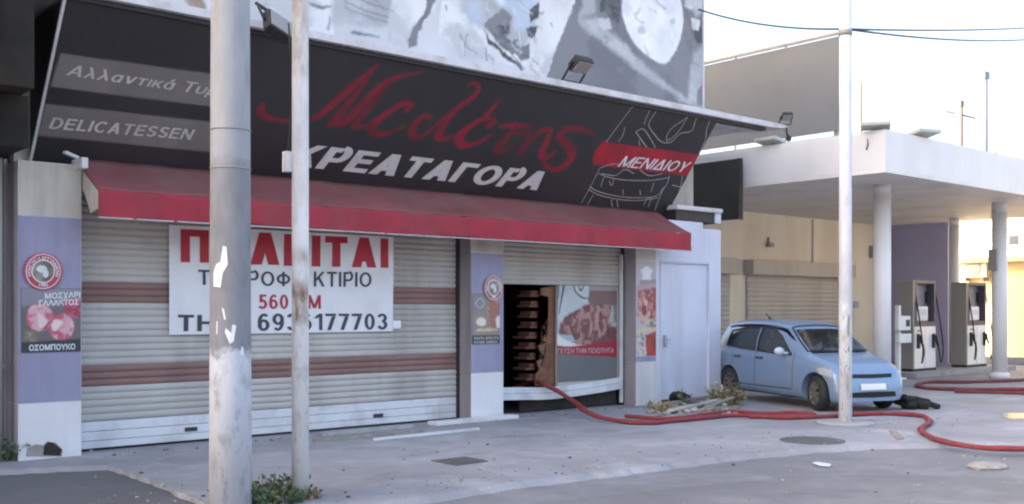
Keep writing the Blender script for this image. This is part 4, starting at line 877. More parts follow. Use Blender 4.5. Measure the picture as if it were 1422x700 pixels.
# pumps
isl = tag(MB().box(23.6, 29.0, 12.45, 13.75, 0, .13, 0, .03).build('pump_island', M_conc), 'long low concrete kerb island under the two fuel pumps', 'island')
def pump(label, x, y):
    t = thing('fuel_pump', label, 'fuel pump', (x, y, .131), 0, 'fuel pumps on the island'); W, D = 1.16, .40
    mb = MB(); mb.box(0, W, 0, D, .0, .06); mb.build('plinth', M_black, t)
    mb = MB(); mb.box(.05, W - .02, .0, D, .062, 1.10, 0, .02); cab = mb.build('cabinet', mat('pump_white_enamel', (.86, .86, .88), .3, .02, 3, coat=.3, dirt=((.66, .64, .62), .4, 3)), t)
    mb = MB(); mb.box(W / 2 - .006, W / 2 + .006, -.004, .01, .1, 1.06); mb.box(.2, .4, -.005, .01, .97, 1.02); mb.build('panel_seam', M_pumpg, cab)
    mb = MB(); mb.box(-.02, .048, -.01, D, .062, 2.24, 0, .01); mb.build('side_panel', M_pumpg, t)
    mb = MB(); mb.box(.05, W - .02, .0, D, 1.102, 1.22, 0, .01); mb.box(.05, .2, 0, .07, 1.22, 2.16, 0, .008); mb.box(W - .1, W - .02, 0, D, 1.22, 2.16, 0, .008); mb.box(.05, W - .02, 0, D, 2.162, 2.24, 0, .01); mb.build('upper_frame', mat('pump_violet_black', (.085, .075, .12), .45, .15, 3), t)
    mb = MB(); mb.box(.45, W - .11, .2, .3, 1.22, 2.16); mb.build('back_panel', mat('pump_panel_grey', (.24, .22, .27), .5, .1, 2), t)
    mb = MB(); mb.box(.3, .86, .06, .19, 1.24, 1.60, 0, .02); hd_ = mb.build('display', M_white, t)
    mb = MB(); mb.box(.38, .78, .05, .058, 1.38, 1.52); mb.build('screen', M_plg, hd_)
    for k, xx in enumerate((.22, .98)):
        mb = MB(); mb.box(xx - .05, xx + .05, -.05, -.002, .56, .92, 0, .015); hl = mb.build('nozzle_holder', M_black, t)
        mb = MB(); mb.tube([(xx, -.08, .88), (xx, -.1, .72), (xx + .04, -.12, .62)], .03, 8); mb.build('nozzle', M_rubber, hl)
        x_ = .16 if k == 0 else W + .02
        P = [(xx, -.08, .86), (xx + .05, -.14, .5), (xx - .1 if k == 0 else xx + .12, -.16, .2), (x_ + .1, -.12, .55), (x_ + .06, -.06, 1.2), (x_, .0, 1.75), (x_, .06, 2.1)]
        mb = MB(); mb.tube(catmull(P, 6), .018, 7); mb.build('fuel_hose', M_rubber, t)
    mb = MB(); mb.box(W - .2, W - .12, .1, .19, 1.7, 1.98, 0, .01); mb.build('side_unit', M_black, t)
    return t
p1 = atY(1268, 520, 12.85); pump('fuel pump nearest the blue car, in front of the violet wall', p1.x, 12.85)
p2 = atY(1342, 518, 12.85); pump('fuel pump nearer the right round column, against the yellow house', p2.x, 12.85)
# card terminal on post
p = atY(1247, 520, 12.7)
t = thing('payment_terminal', 'small white terminal with two boxes on a thin post left of the pumps', 'terminal', (p.x, 12.7, 0))
mb = MB(); mb.box(-.05, .05, -.05, .05, 0, 1.75, 0, .008); mb.box(-.14, .14, -.14, .14, 0, .04); mb.build('post', M_white, t)
mb = MB(); mb.box(-.25, .3, -.16, -.052, 1.16, 1.5, 0, .02); b_ = mb.build('upper_box', M_white, t)
mb = MB(); mb.box(.08, .24, -.172, -.161, 1.25, 1.41); mb.build('screen', M_black, b_)
mb = MB(); mb.box(-.2, .36, -.15, -.052, .86, 1.08, 0, .02); mb.build('lower_box', M_white, t)
# ================================================================== BACKGROUND RIGHT
hs = thing('yellow_house', 'sunlit yellow and cream house behind the petrol station', 'house', (36, 14, 0))
HX = 33.6
mb = MB(); mb.box(HX, HX + 9, 4, 26, 0, 3.15); sub(mb.build('lower_wall', M_yellow), hs)
mb = MB(); mb.box(HX + .35, HX + 9, 4, 26, 3.33, 5.6); sub(mb.build('upper_wall', M_cream), hs)
mb = MB(); mb.box(HX - .45, HX + 9, 3.8, 26, 3.152, 3.328); sub(mb.build('ledge', mat('ledge_tan', (.42, .33, .22), .85, .1, 1)), hs)
mb = MB(); mb.box(HX - .05, HX + .3, 3.9, 26, 3.33, 4.15, 0); mb.box(HX - .08, HX + .34, 3.85, 26, 4.152, 4.22); sub(mb.build('parapet', M_cream), hs)
p = atX(1408, 333, HX + .35)
mb = MB(); mb.box(HX - .07, HX - .052, atX(1416, 333, HX).y, atX(1402, 333, HX).y, atX(1408, 340, HX).z, atX(1408, 327, HX).z); sub(mb.build('window', mat('window_dark', (.05, .055, .07), .2, .1, 3)), hs)
mb = MB(); q1 = atX(1398, 330, HX + .34); mb.box(HX + .30, HX + .349, q1.y - 3.2, q1.y - 2.2, 4.5, 5.3); sub(mb.build('window', MATS['window_dark']), hs)
p = atX(1358, 373, HX)
ac = thing('air_conditioner', 'round-fan air conditioner on the yellow wall above the right pump', 'air conditioner', (HX, p.y, p.z))
mb = MB(); mb.box(-.32, -.002, -.42, .42, -.3, .32, 0, .03); mb.build('casing', mat('ac_beige', (.55, .50, .40), .6, .06, 3), ac)
mb = MB(); mb.lathe([(.24, -.012), (.24, 0)], (-.335, 0, 0), 24, 'X'); mb.build('fan_grille', M_pumpg, ac)
MB().box(-.3, -.002, -.3, -.26, -.42, -.302).build('bracket', M_pumpg, ac); MB().box(-.3, -.002, .26, .3, -.42, -.302).build('bracket', M_pumpg, ac)
yw = tag(MB().box(31.9, 32.1, 3, 14.6, 0, .22, 0, .02).build('kerb_wall', M_conc), 'low pale kerb wall in front of the yellow house', 'wall')
# far poles
def farpole(label, px, pyt, dist, r, m, cross=False, arm=False):
    d = ray(px, 430); b_ = Vector((0, 0, 0)) + Vector((d.x, d.y, 0)) * dist; h = EYE + (430 - pyt) / FPX * dist
    t = thing('utility_pole', label, 'pole', (b_.x, b_.y, ROADZ), 0, 'far poles behind the canopy')
    mb = MB(); mb.lathe([(r * 1.15, 0), (r, h)], (0, 0, 0), 12); mb.build('shaft', m, t)
    if cross:
        mb = MB(); mb.beam((-.55, .5, h - .55), (.7, -.6, h - .95), .09, .09); mb.box(-.2, .2, -.2, .2, h - .3, h + .05, 0, .05); mb.build('crossarm', M_farwood, t)
    if arm:
        mb = MB(); mb.box(-.25, .35, -.25, .3, h - .02, h + .35, 0, .05); mb.build('cap', M_farpole, t)
        mb = MB(); mb.beam((0, 0, h - 4.2), (.55, -.5, h - 3.95), .12, .14); mb.build('bracket', M_black, t)
farpole('thin leaning pole just right of the near white lamp pole, beyond the canopy', 1194, 115, 50, .11, M_farwood)
farpole('timber pole with a crossarm beyond the canopy', 1332, 140, 60, .21, M_farwood, True)
farpole('thick pale blue pole with a cap, tallest beyond the canopy', 1364, 108, 55, .27, M_farpole, False, True)

# ================================================================== NEAR POLES
g1_ = gnd(320, 706)
pl = thing('concrete_pole', 'thick grey concrete pole with flaking whitewash on its lower part', 'pole', (g1_.x, g1_.y, ROADZ))
mp = mat_pole('limewashed_concrete', (.52, .53, .59), (.25, .252, .28), 1.30 - ROADZ, .3, top=(.35, .355, .39), ztop=2.92)
mb = MB(); mb.lathe([(.174, 0), (.168, 1.2), (.160, 3.5), (.150, 6), (.135, 9.5)], (0, 0, 0), 28); mb.build('shaft', mp, pl)
def scrap(a0, z0, pts, r=.165):
    mb = MB(); v = []
    for (x, z) in pts:
        a_ = a0 + x / r; v.append(((r + .004) * math.cos(a_), (r + .004) * math.sin(a_), z0 + z))
    mb.face(v); bmesh.ops.triangulate(mb.bm, faces=mb.bm.faces); return mb.build('paper_scrap', M_pwh, pl, fix=False)
fa = math.atan2(-g1_.y, -g1_.x)
for (dx_, z_, P) in ((-.13, 2.02, ((-.02, -.13), (.05, -.14), (.07, -.02), (.11, .05), (.10, .19), (.07, .2), (.05, .07), (.01, .05), (-.02, -.02))), (-.005, 1.42, ((0, 0), (.03, .02), (.05, .15), (.02, .16), (.01, .09), (-.03, .13), (-.04, .1))), (-.05, 1.62, ((0, 0), (.015, 0), (.0, .08), (-.02, .1))), (.08, 1.33, ((0, 0), (.03, .0), (.03, .06), (.01, .07))), (-.12, 1.5, ((0, 0), (.01, .0), (.015, .1), (.005, .11)))):
    scrap(fa + dx_ / .165, z_, P)
for z in (2.86, 3.18):
    mb = MB(); mb.lathe([(.167, z), (.167, z + .012)], (0, 0, 0), 28); mb.build('strap', M_pumpg, pl)
g2_ = gnd(417, 692)
tp_ = thing('steel_pole', 'slim white painted steel pole with a rust patch beside the thick concrete pole', 'pole', (g2_.x, g2_.y, ROADZ))
mp2 = mat_pole('chipped_white_paint', (.74, .74, .76), (.72, .70, .70), 2.6, .2, zrust=((1.62, 1.9, 1.0), (2.12, 2.2, .55), (3.75, 4.6, .6), (0.0, .12, .8)))
mb = MB(); mb.lathe([(.074, 0), (.073, 3), (.071, 8.5)], (0, 0, 0), 20); mb.build('shaft', mp2, tp_)
mb = MB(); a_ = math.atan2(-g2_.y, -g2_.x)
ax = Vector((math.cos(a_), math.sin(a_), 0)); lf = Vector((-ax.y, ax.x, 0)); lf = lf if lf.dot(Vector((RT[0], RT[1], 0))) < 0 else -lf
mb.tube([lf * .10 + Vector((0, 0, z)) + lf * (.03 * math.sin(z * 3)) for z in (4.2, 3.9, 3.6, 3.3, 3.05, 2.98)], .009, 6); mb.build('loose_cable', M_black, tp_)
mb = MB(); mb.box(-.035, .035, -.035, .035, 2.90, 3.08, 0, .012); o = mb.build('cable_box', M_wpaint, tp_); o.location = lf * .11
mb = MB(); mb.lathe([(.078, 1.50), (.079, 1.6), (.078, 1.85)], (0, 0, 0), 20); 
g3_ = gnd(1174, 588)
wp = thing('lamp_pole', 'white pole with peeling dark patches standing in front of the blue car', 'pole', (g3_.x, g3_.y, 0))
mp3 = mat_pole('peeling_white_paint', (.72, .73, .78), (.66, .67, .74), 1.75, .2, zrust=((1.2, 1.3, .3),))
mb = MB(); mb.lathe([(.095, 0), (.09, 2.5), (.083, 9)], (0, 0, 0), 22); mb.build('shaft', mp3, wp)
fa3 = math.atan2(-g3_.y, -g3_.x)
for dx_, z_, P in ((.03, 1.25, ((0, 0), (.03, .05), (.035, .3), (.01, .32), (-.01, .15))), (.0, 1.02, ((0, 0), (.06, .02), (.05, .1), (-.03, .06))), (.01, .72, ((-.02, 0), (.05, .03), (.06, .12), (.0, .14), (-.03, .06))), (.02, .42, ((0, 0), (.03, .02), (.035, .25), (.0, .3), (-.01, .12))), (-.05, .2, ((0, 0), (.02, 0), (.02, .1), (0, .12))), (-.03, .02, ((-.04, 0), (.06, 0), (.04, .09), (-.02, .12)))):
    mb = MB(); v = []
    for (x, z) in P:
        an = fa3 + (dx_ + x) / .09; v.append((.0965 * math.cos(an), .0965 * math.sin(an), z_ + z))
    mb.face(v); mb.build('peeled_patch', M_stone, wp, fix=False)
mb = MB(); mb.lathe([(.095, 5.62), (.10, 5.66), (.095, 5.70)], (0, 0, 0), 22); mb.build('cable_clamp', M_pumpg, wp)
mb = MB(); mb.lathe([(.42, 0), (.40, .02), (.2, .03)], (0, 0, 0.001), 24); mb.build('footing', M_conc, wp)
zc = 5.72
def cable(label, a, b, sag, r=.016):
    a, b = Vector(a), Vector(b); P = [a.lerp(b, k / 20) - Vector((0, 0, sag * 4 * (k / 20) * (1 - k / 20))) for k in range(21)]
    mb = MB(); mb.tube(P, r, 6); return tag(mb.build('overhead_cable', M_black), label, 'cable', 'cables at the lamp pole')
cable('overhead cable from the billboard edge to the white pole', (15.6, 12.7, atY(978, 15, 12.7).z), (g3_.x, g3_.y, zc), .12)
pe = gnd(1174, 588); far_ = Vector((0, 0, EYE)) + ray(1460, 36.5) * 24; cable('upper of two cables running right from the white pole', (g3_.x, g3_.y, zc), far_, .05)
far_ = Vector((0, 0, EYE)) + ray(1460, 52) * 24; cable('lower sagging cable running right from the white pole', (g3_.x, g3_.y, zc), far_, .12)

# ================================================================== CAR
import numpy as np
car = thing('parked_car', 'light blue five-door hatchback parked beside the pale metal door', 'car', (0, 0, 0))
wr_ = Vector((15.72, 11.94, 0)); wf_ = Vector((14.89, 9.60, 0)); fd = (wf_ - wr_).normalized(); lft = Vector((-fd.y, fd.x, 0))   # right-hand wheels
TRK = .725; WB = (wf_ - wr_).length
car.location = wr_ + lft * TRK - fd * .52; car.rotation_euler = (0, 0, math.atan2(fd.y, fd.x))
XR, XF = .52, .52 + WB
I = np.interp
tx = [0, .03, .08, .15, .28, .55, 1.0, 1.45, 1.85, 2.06, 2.72, 2.86, 3.06, 3.27, 3.40, 3.49, 3.53]
tz = [.62, .95, 1.22, 1.36, 1.425, 1.46, 1.475, 1.47, 1.44, 1.395, .93, .895, .845, .77, .68, .56, .40]
wx = [0, .04, .12, .35, .7, 2.5, 2.9, 3.15, 3.33, 3.45, 3.51, 3.53]; ww = [.61, .68, .725, .745, .752, .752, .75, .74, .715, .675, .61, .54]
bxx = [0, .3, 1.0, 1.8, 2.5, 2.95, 3.22, 3.43, 3.53]; bzz = [.93, .945, .915, .875, .835, .77, .70, .58, .38]
zbx = [0, .15, .5, 3.05, 3.38, 3.53]; zbz = [.34, .26, .2, .17, .16, .18]
def section(x):
    zt, w_, zb, be = I(x, tx, tz), I(x, wx, ww), I(x, zbx, zbz), I(x, bxx, bzz)
    be = min(be, zt - .035); h = zt - be; g_ = min(1, max(0, h / .45)); wr = (.84 * (1 - g_) + .75 * g_) * w_; wg = (.93 * (1 - g_) + .895 * g_) * w_
    mid = zb + (be - zb) * .45
    pts = [(0, zb), (.80 * w_, zb), (.95 * w_, zb + .05), (.99 * w_, zb + .14), (w_, mid), (.99 * w_, be - (be - zb) * .16), (.955 * w_, be), (wg, be + .42 * h), (wr * 1.01, be + .80 * h), (wr * .90, be + .94 * h), (wr * .5, be + .99 * h), (0, zt)]
    return [Vector((x, a, b)) for a, b in pts]
xs = sorted(set([0, .03, .06, .10, .15, .2, .27, .34] + [round(.34 + k * .07, 3) for k in range(1, 45) if .34 + k * .07 < 3.3] + [3.31, 3.35, 3.39, 3.43, 3.46, 3.49, 3.51, 3.53, 2.0, 2.72]))
bm = bmesh.new(); rings = []
for x in xs:
    half = catmull(section(x), 3); ring = [bm.verts.new(p) for p in half] + [bm.verts.new((p.x, -p.y, p.z)) for p in half[-2:0:-1]]
    rings.append(ring)
for a, b in zip(rings, rings[1:]):
    for k in range(len(a)): bm.faces.new((a[k], a[(k + 1) % len(a)], b[(k + 1) % len(a)], b[k])).smooth = True
bm.faces.new(rings[0]); bm.faces.new(rings[-1][::-1]); bmesh.ops.triangulate(bm, faces=[f for f in bm.faces if len(f.verts) > 4])
bmesh.ops.recalc_face_normals(bm, faces=bm.faces)
bvh = BVHTree.FromBMesh(bm)
M_paint = mat('pale_blue_car_paint', (.185, .275, .425), .30, .02, 2, metal=.25, coat=.45, dirt=((.25, .27, .31), .6, 2))
M_arch = mat('arch_black', (.012, .012, .014), .9, .1, 4)
bme = bpy.data.meshes.new('body'); bm.to_mesh(bme); bm.free()
body0 = link('body', bme, [M_paint, M_arch])
cut = MB()
for x in (XR, XF):
    for s_ in (-1, 1): cut.lathe([(.335, -.2), (.335, .2)], (x, s_ * .725, .30), 36, 'Y', 1)
cu = cut.build('cutter', [M_paint, M_arch])
cab = MB(); rr = []
for x in [.30, .45, .7, 1.0, 1.4, 1.8, 2.05, 2.3, 2.52]:
    zt_ = I(x, tx, tz) - .055; be_ = I(x, bxx, bzz) - .02; w0 = I(x, wx, ww) * .90; w1 = w0 * (.85 if x < 2.1 else .88)
    rr.append([cab.bm.verts.new((x, yy, zz)) for yy, zz in ((-w0, .42), (w0, .42), (w0, be_), (w1, zt_ - .03 if zt_ - .03 > be_ else be_ + .004), (w1 * .7, max(zt_, be_ + .01)), (-w1 * .7, max(zt_, be_ + .01)), (-w1, zt_ - .03 if zt_ - .03 > be_ else be_ + .004), (-w0, be_))])
for a, b in zip(rr, rr[1:]):
    for k in range(8): cab.bm.faces.new((a[k], a[(k + 1) % 8], b[(k + 1) % 8], b[k])).material_index = 2
cab.bm.faces.new(rr[0]).material_index = 2; cab.bm.faces.new(rr[-1][::-1]).material_index = 2
cabo = cab.build('cabin', [M_paint, M_arch, M_arch])
win = MB()
for s_ in (-1, 1):
    for P_ in ([(.40, .985), (1.02, .945), (1.30, .93), (1.30, 1.34), (.95, 1.335), (.46, 1.265)], [(1.38, .925), (1.9, .90), (2.36, .89), (2.0, 1.19), (1.72, 1.315), (1.38, 1.34)]):
        win.prism([(x, s_ * .40, z) for x, z in P_], (0, s_ * .6, 0), 1)
wso = win.build('side_openings', [M_paint, M_arch, M_arch])
fr_ = MB(); fr_.prism([(2.60, -.57, .80), (2.60, .57, .80), (2.13, .485, 1.285), (2.13, -.485, 1.285)], (.32, 0, .30), 1); fro = fr_.build('front_opening', [M_paint, M_arch, M_arch])
for c_ in (cu, cabo, wso, fro):
    md = body0.modifiers.new('cut', 'BOOLEAN'); md.operation = 'DIFFERENCE'; md.object = c_; md.solver = 'EXACT'
dg = bpy.context.evaluated_depsgraph_get(); nm = bpy.data.meshes.new_from_object(body0.evaluated_get(dg))
for c_ in (cu, cabo, wso, fro, body0): bpy.data.objects.remove(c_)
nm.set_sharp_from_angle(angle=R(32))
M_trim = mat('cabin_trim', (.11, .105, .10), .9, .1, 3)
nm.materials.clear(); body = link('body', nm, [M_paint, M_arch, M_trim], car)
def cast(o_, d_):
    h = bvh.ray_cast(Vector(o_), Vector(d_)); return (h[0], h[1]) if h[0] else (None, None)
def patch(bot, top, mode, side, off, nu=14, nv=6):
    """bilinear strip between two polylines of body coordinates, dropped onto the bodywork"""
    def along(pl_, t):
        n_ = len(pl_) - 1; i = min(int(t * n_), n_ - 1); f = t * n_ - i; return tuple(a + (b - a) * f for a, b in zip(pl_[i], pl_[i + 1]))
    mb = MB(); G = []
    for i in range(nu + 1):
        a, b = along(bot, i / nu), along(top, i / nu); row = []
        for j in range(nv + 1):
            p_ = [x + (y - x) * j / nv for x, y in zip(a, b)]
            if mode == 'side': h, n_ = cast((p_[0], side * 2, p_[1]), (0, -side, 0)); d_ = Vector((0, side, 0))
            elif mode == 'front': h, n_ = cast((5, p_[0], p_[1]), (-1, 0, 0)); d_ = Vector((1, 0, 0))
            else: h, n_ = cast((p_[0], p_[1], 3), (0, 0, -1)); d_ = Vector((0, 0, 1))
            if h is None: h = G[-1][j].co if G else Vector((p_[0], 0, p_[1])); n_ = d_; row.append(mb.bm.verts.new(h)); continue
            if n_.dot(d_) < 0: n_ = -n_
            row.append(mb.bm.verts.new(h + n_ * off))
        G.append(row)
    for i in range(nu):
        for j in range(nv): mb.bm.faces.new((G[i][j], G[i + 1][j], G[i + 1][j + 1], G[i][j + 1])).smooth = True
    return mb
M_glass = bpy.data.materials.new('car_glass'); M_glass.use_nodes = True; _n, _l = nodes_of(M_glass); _n.remove(_n['Principled BSDF'])
_t = _n.new('ShaderNodeBsdfTransparent'); _t.inputs[0].default_value = (.62, .70, .68, 1); _g = _n.new('ShaderNodeBsdfGlossy'); _g.inputs['Roughness'].default_value = .03; _g.inputs['Color'].default_value = (1, 1, 1, 1)
_f = _n.new('ShaderNodeFresnel'); _f.inputs[0].default_value = 1.6; _m = _n.new('ShaderNodeMixShader'); _l.new(_f.outputs[0], _m.inputs[0]); _l.new(_t.outputs[0], _m.inputs[1]); _l.new(_g.outputs[0], _m.inputs[2]); _l.new(_m.outputs[0], _n['Material Output'].inputs[0])
M_seat = mat('seat_cloth', (.20, .19, .175), .95, .15, 6)
M_seal = mat('window_seal', (.015, .016, .018), .5, .1, 4)
M_lamp = mat('headlamp_glass', (.36, .40, .42), .12, .1, 8, coat=.5)
M_chrome = mat('plate_white', (.70, .72, .74), .4, .05, 4)
for s_ in (-1, 1):
    for nm_, bot, top in (('rear_side_window', [(.40, .985), (1.02, .945), (1.30, .93)], [(.46, 1.265), (.95, 1.335), (1.30, 1.34)]), ('front_side_window', [(1.38, .925), (1.9, .90), (2.36, .89)], [(1.38, 1.34), (1.72, 1.315), (2.0, 1.19)])):
        k = .03
        bo = [(bot[0][0] - k, bot[0][1] - k)] + [(bot[1][0], bot[1][1] - k)] + [(bot[2][0] + k, bot[2][1] - k)]; to = [(top[0][0] - k, top[0][1] + k), (top[1][0], top[1][1] + k * .8), (top[2][0] + k, top[2][1] + k)]
        for A_, B_ in ((bo[0], bo[-1]), (to[0], to[-1])): pass
        ring_ = bot + top[::-1]; mbw = MB()
        for p_, q_ in zip(ring_, ring_[1:] + ring_[:1]):
            pts_ = []
            for t_ in range(7):
                xx_, zz_ = p_[0] + (q_[0] - p_[0]) * t_ / 6, p_[1] + (q_[1] - p_[1]) * t_ / 6; h, n_ = cast((xx_, s_ * 2, zz_), (0, -s_, 0))
                if h: pts_.append(h + Vector((0, s_ * .004, 0)))
            if len(pts_) > 1: mbw.tube(pts_, .013, 6)
        f = mbw.build('window_seal', M_seal, car); patch(bot, top, 'side', s_, -.004).build(nm_, M_glass, f)
    for xx in (1.34, .62, 2.43):        # shut lines
        zlo, zhi = (.34, .93) if xx != .62 else (.66, .93)
        patch([(xx - .006, zlo), (xx + .006, zlo)], [(xx - .006, zhi), (xx + .006, zhi)], 'side', s_, .002, 1, 10).build('door_gap', M_seal, car)
    patch([(.9, .31), (2.42, .31)], [(.9, .325), (2.42, .325)], 'side', s_, .002, 12, 1).build('sill_gap', M_seal, car)
    for xx in (.80, 1.48):
        h, n_ = cast((xx, s_ * 2, .80), (0, -s_, 0)); mb = MB(); mb.box(xx - .09, xx + .09, h.y - .028, h.y + .028, .785, .83, 0, .012); mb.build('door_handle', mat('handle_dark_blue', (.06, .08, .12), .4, .1, 3), car)
    mb = MB(); mb.ball((2.22, s_ * .86, .945), .06, .10, .07); mb.beam((2.24, s_ * .70, .91), (2.24, s_ * .82, .925), .05, .04); mb.build('wing_mirror', mat('mirror_pale', (.50, .56, .66), .3, .03, 3), car)
    patch([(3.10, .62), (3.24, .585), (3.38, .56)], [(3.06, .70), (3.20, .715), (3.33, .675)], 'side', s_, .006, 10, 4).build('headlight', M_lamp, car)
    patch([(.0 + .04, .68), (.16, .66)], [(.08, .95), (.2, .98)], 'side', s_, .005, 5, 5).build('tail_light', mat('tail_red', (.35, .02, .02), .2, .1, 4), car)
mbw = MB(); ring_ = [(2.66, -.60), (2.68, -.3), (2.69, 0), (2.68, .3), (2.66, .60), (2.38, .56), (2.10, .50), (2.09, .2), (2.085, 0), (2.09, -.2), (2.10, -.50), (2.38, -.56)]; pts_ = []
for p_, q_ in zip(ring_, ring_[1:] + ring_[:1]):
    for t_ in range(5):
        h, n_ = cast((p_[0] + (q_[0] - p_[0]) * t_ / 5, p_[1] + (q_[1] - p_[1]) * t_ / 5, 3), (0, 0, -1))
        if h: pts_.append(h)
mbw.tube(pts_ + [pts_[0]], .018, 6); mbw.build('windscreen_seal', M_seal, car)
patch([(2.63, -.58), (2.67, 0), (2.63, .58)], [(2.11, -.49), (2.09, 0), (2.11, .49)], 'top', 0, -.002, 20, 10).build('windscreen', M_glass, car)
patch([(-.40, .555), (0, .545), (.40, .555)], [(-.44, .61), (0, .605), (.44, .61)], 'front', 0, .006, 12, 2).build('upper_grille', M_arch, car)
patch([(-.46, .245), (0, .235), (.46, .245)], [(-.44, .325), (0, .33), (.44, .325)], 'front', 0, .006, 14, 3).build('lower_grille', M_arch, car)
patch([(-.25, .36), (0, .36), (.25, .36)], [(-.25, .455), (0, .455), (.25, .455)], 'front', 0, .016, 10, 2).build('number_plate', M_chrome, car)
for s_ in (-1, 1): patch([(s_ * .585, .265), (s_ * .51, .265)], [(s_ * .585, .325), (s_ * .51, .325)], 'front', 0, .008, 3, 3).build('fog_light', M_lamp, car)
mb = MB(); mb.beam((2.70, -.4, .965), (2.42, .1, 1.14), .012, .014); mb.build('wiper', M_rubber, car)
mb = MB(); mb.beam((.80, 0, 1.46), (.72, 0, 1.50), .03, .03); mb.tube([(.74, 0, 1.50), (.62, 0, 1.585)], .009, 6); mb.build('aerial', M_rubber, car)
patch([(2.84, -.62), (2.84, .62)], [(2.83, -.62), (2.83, .62)], 'top', 0, .002, 16, 1).build('bonnet_gap', M_seal, car)
for y in (-.34, .34):
    mb = MB(); mb.box(1.45, 1.95, y - .23, y + .23, .44, .62, 0, .05); mb.box(1.36, 1.50, y - .22, y + .22, .60, 1.12, 0, .06); mb.box(1.38, 1.47, y - .12, y + .12, 1.14, 1.31, 0, .04); mb.build('front_seat', M_seat, car)
mb = MB(); mb.box(.62, 1.05, -.58, .58, .44, .60, 0, .05); mb.box(.52, .66, -.56, .56, .58, 1.05, 0, .06); mb.build('rear_seat', M_seat, car)
mb = MB(); mb.box(2.15, 2.50, -.60, .60, .62, .84, 0, .05); mb.build('dashboard', M_trim, car)
mb = MB(); mb.lathe([(.17, -.012), (.185, 0), (.17, .012)], (2.10, -.34, .88), 20, 'X', 0, False); mb.build('steering_wheel', M_rubber, car)
M_rim = mat('rim_shaded', (.16, .15, .14), .5, .2, 5, metal=.3, dirt=((.05, .045, .04), .8, 6))  # silver darkened and mottled to carry the shade on the wheels
def wheel(x, s_):
    t = MB(); t.lathe([(.19, -.085), (.265, -.088), (.287, -.06), (.29, 0), (.287, .06), (.265, .088), (.19, .085)], (0, 0, 0), 36, 'Y', 0, False); w_ = t.build('wheel', M_rubber, car); w_.location = (x, s_ * .645, .29)
    t = MB(); t.lathe([(.195, s_ * .03), (.195, s_ * .086), (.18, s_ * .086), (.175, s_ * .05)], (0, 0, 0), 32, 'Y', 0, False)
    for k in range(8):
        a_ = k * math.pi / 4; t.beam((.03 * math.cos(a_), s_ * .075, .03 * math.sin(a_)), (.185 * math.cos(a_), s_ * .068, .185 * math.sin(a_)), .03, .04)
    t.lathe([(.05, s_ * .06), (.05, s_ * .09)], (0, 0, 0), 16, 'Y'); t.lathe([(.19, s_ * .02), (.19, s_ * .03)], (0, 0, 0), 24, 'Y', 1); t.build('rim', [M_rim, M_arch], w_)
    return w_
for x in (XR, XF):
    for s_ in (-1, 1):
        w_ = wheel(x, s_)
        if x == XF: w_.rotation_euler = (0, 0, R(-14))
mb = MB(); mb.box(.5, 3.0, -.6, .6, .17, .26); mb.build('underbody', M_arch, car)

# ================================================================== HOSES, LITTER, WEEDS
def hose(name, label, pts, r, m, group='fire hoses on the forecourt'):
    C = catmull(pts, 10); C = [c + Vector((0.0, .012 * math.sin(i * .9), 0)) for i, c in enumerate(C)]
    mb = MB(); mb.tube(C, [r * (1 + .10 * math.sin(i * .37) + random.uniform(-.04, .04)) for i in range(len(C))], 10)
    for v in mb.bm.verts:
        if v.co.z < .16: v.co.z = max(.002, v.co.z * .84)
    return tag(mb.build(name, m), label, 'fire hose', group)
r_ = .042
G = lambda px, py, z=r_ + .003: (lambda v: (v.x, v.y, v.z))(gnd(px, py, z))
d0 = atY(735, 531, Q + .35); d1 = atY(757, 534, Q - .17); d2 = atY(790, 553, Q - .42)
P = [(d0.x - .35, 13.2, .2), tuple(d0), tuple(d1), tuple(d2), G(822, 574, .10), G(862, 584), G(905, 586), G(960, 581), G(1020, 576), G(1090, 579), G(1150, 577), G(1200, 574), G(1250, 574), G(1282, 577), G(1291, 585), G(1282, 592), G(1280, 598), G(1300, 609), G(1340, 618), G(1390, 622), G(1470, 622)]
hose('fire_hose', 'long red fire hose running from the burnt doorway past the blue car', P, .039, M_hose)
hose('fire_hose', 'short second strand of red hose lying between the debris and the blue car', [G(868, 577), G(930, 580), G(1010, 571), G(1060, 573), G(1110, 572), G(1130, 575), G(1080, 577), G(1040, 578)], .032, M_hose)
hose('fire_hose', 'dull maroon hose looping in front of the fuel pumps', [G(1440, 540), G(1390, 540), G(1330, 540), G(1285, 538), G(1274, 534), G(1290, 530), G(1340, 530), G(1400, 528), G(1440, 526)], .045, M_hose2)
hose('fire_hose', 'dark hose end lying right of the maroon loop near the column', [G(1325, 543), G(1365, 544), G(1410, 545), G(1450, 546)], .036, M_hose2)
mb = MB()
for k in range(420):
    px = random.uniform(120, 1420); py = random.choice((random.uniform(600, 700), random.gauss(655 - (px - 740) * .12 if px > 470 else 690, 7))); p = gnd(px, min(py, 720)); s_ = random.choice((.006, .008, .01, .014, .022))
    z_ = 0 if p.y > 9 else ROADZ * (1 if (py > 670 - (px - 740) * .12) else 0)
    p = gnd(px, min(py, 720), z_); mb.ball((p.x, p.y, z_ + s_ * .3), s_, s_ * random.uniform(.6, 1.3), s_ * .6, random.choice((0, 0, 1, 2)), 1, .25)
for x_ in range(160):
    X_ = random.uniform(4.2, 13.8); Y_ = 12.0 - abs(random.gauss(0, .10)); s_ = random.uniform(.006, .02); mb.ball((X_, Y_, s_ * .3), s_, s_, s_ * .6, random.choice((0, 1, 2)), 1, .25)
tag(mb.build('grit', [M_stone, M_wood, M_pdk]), 'loose grit and small stones scattered over the forecourt and road', 'grit', kind='stuff')
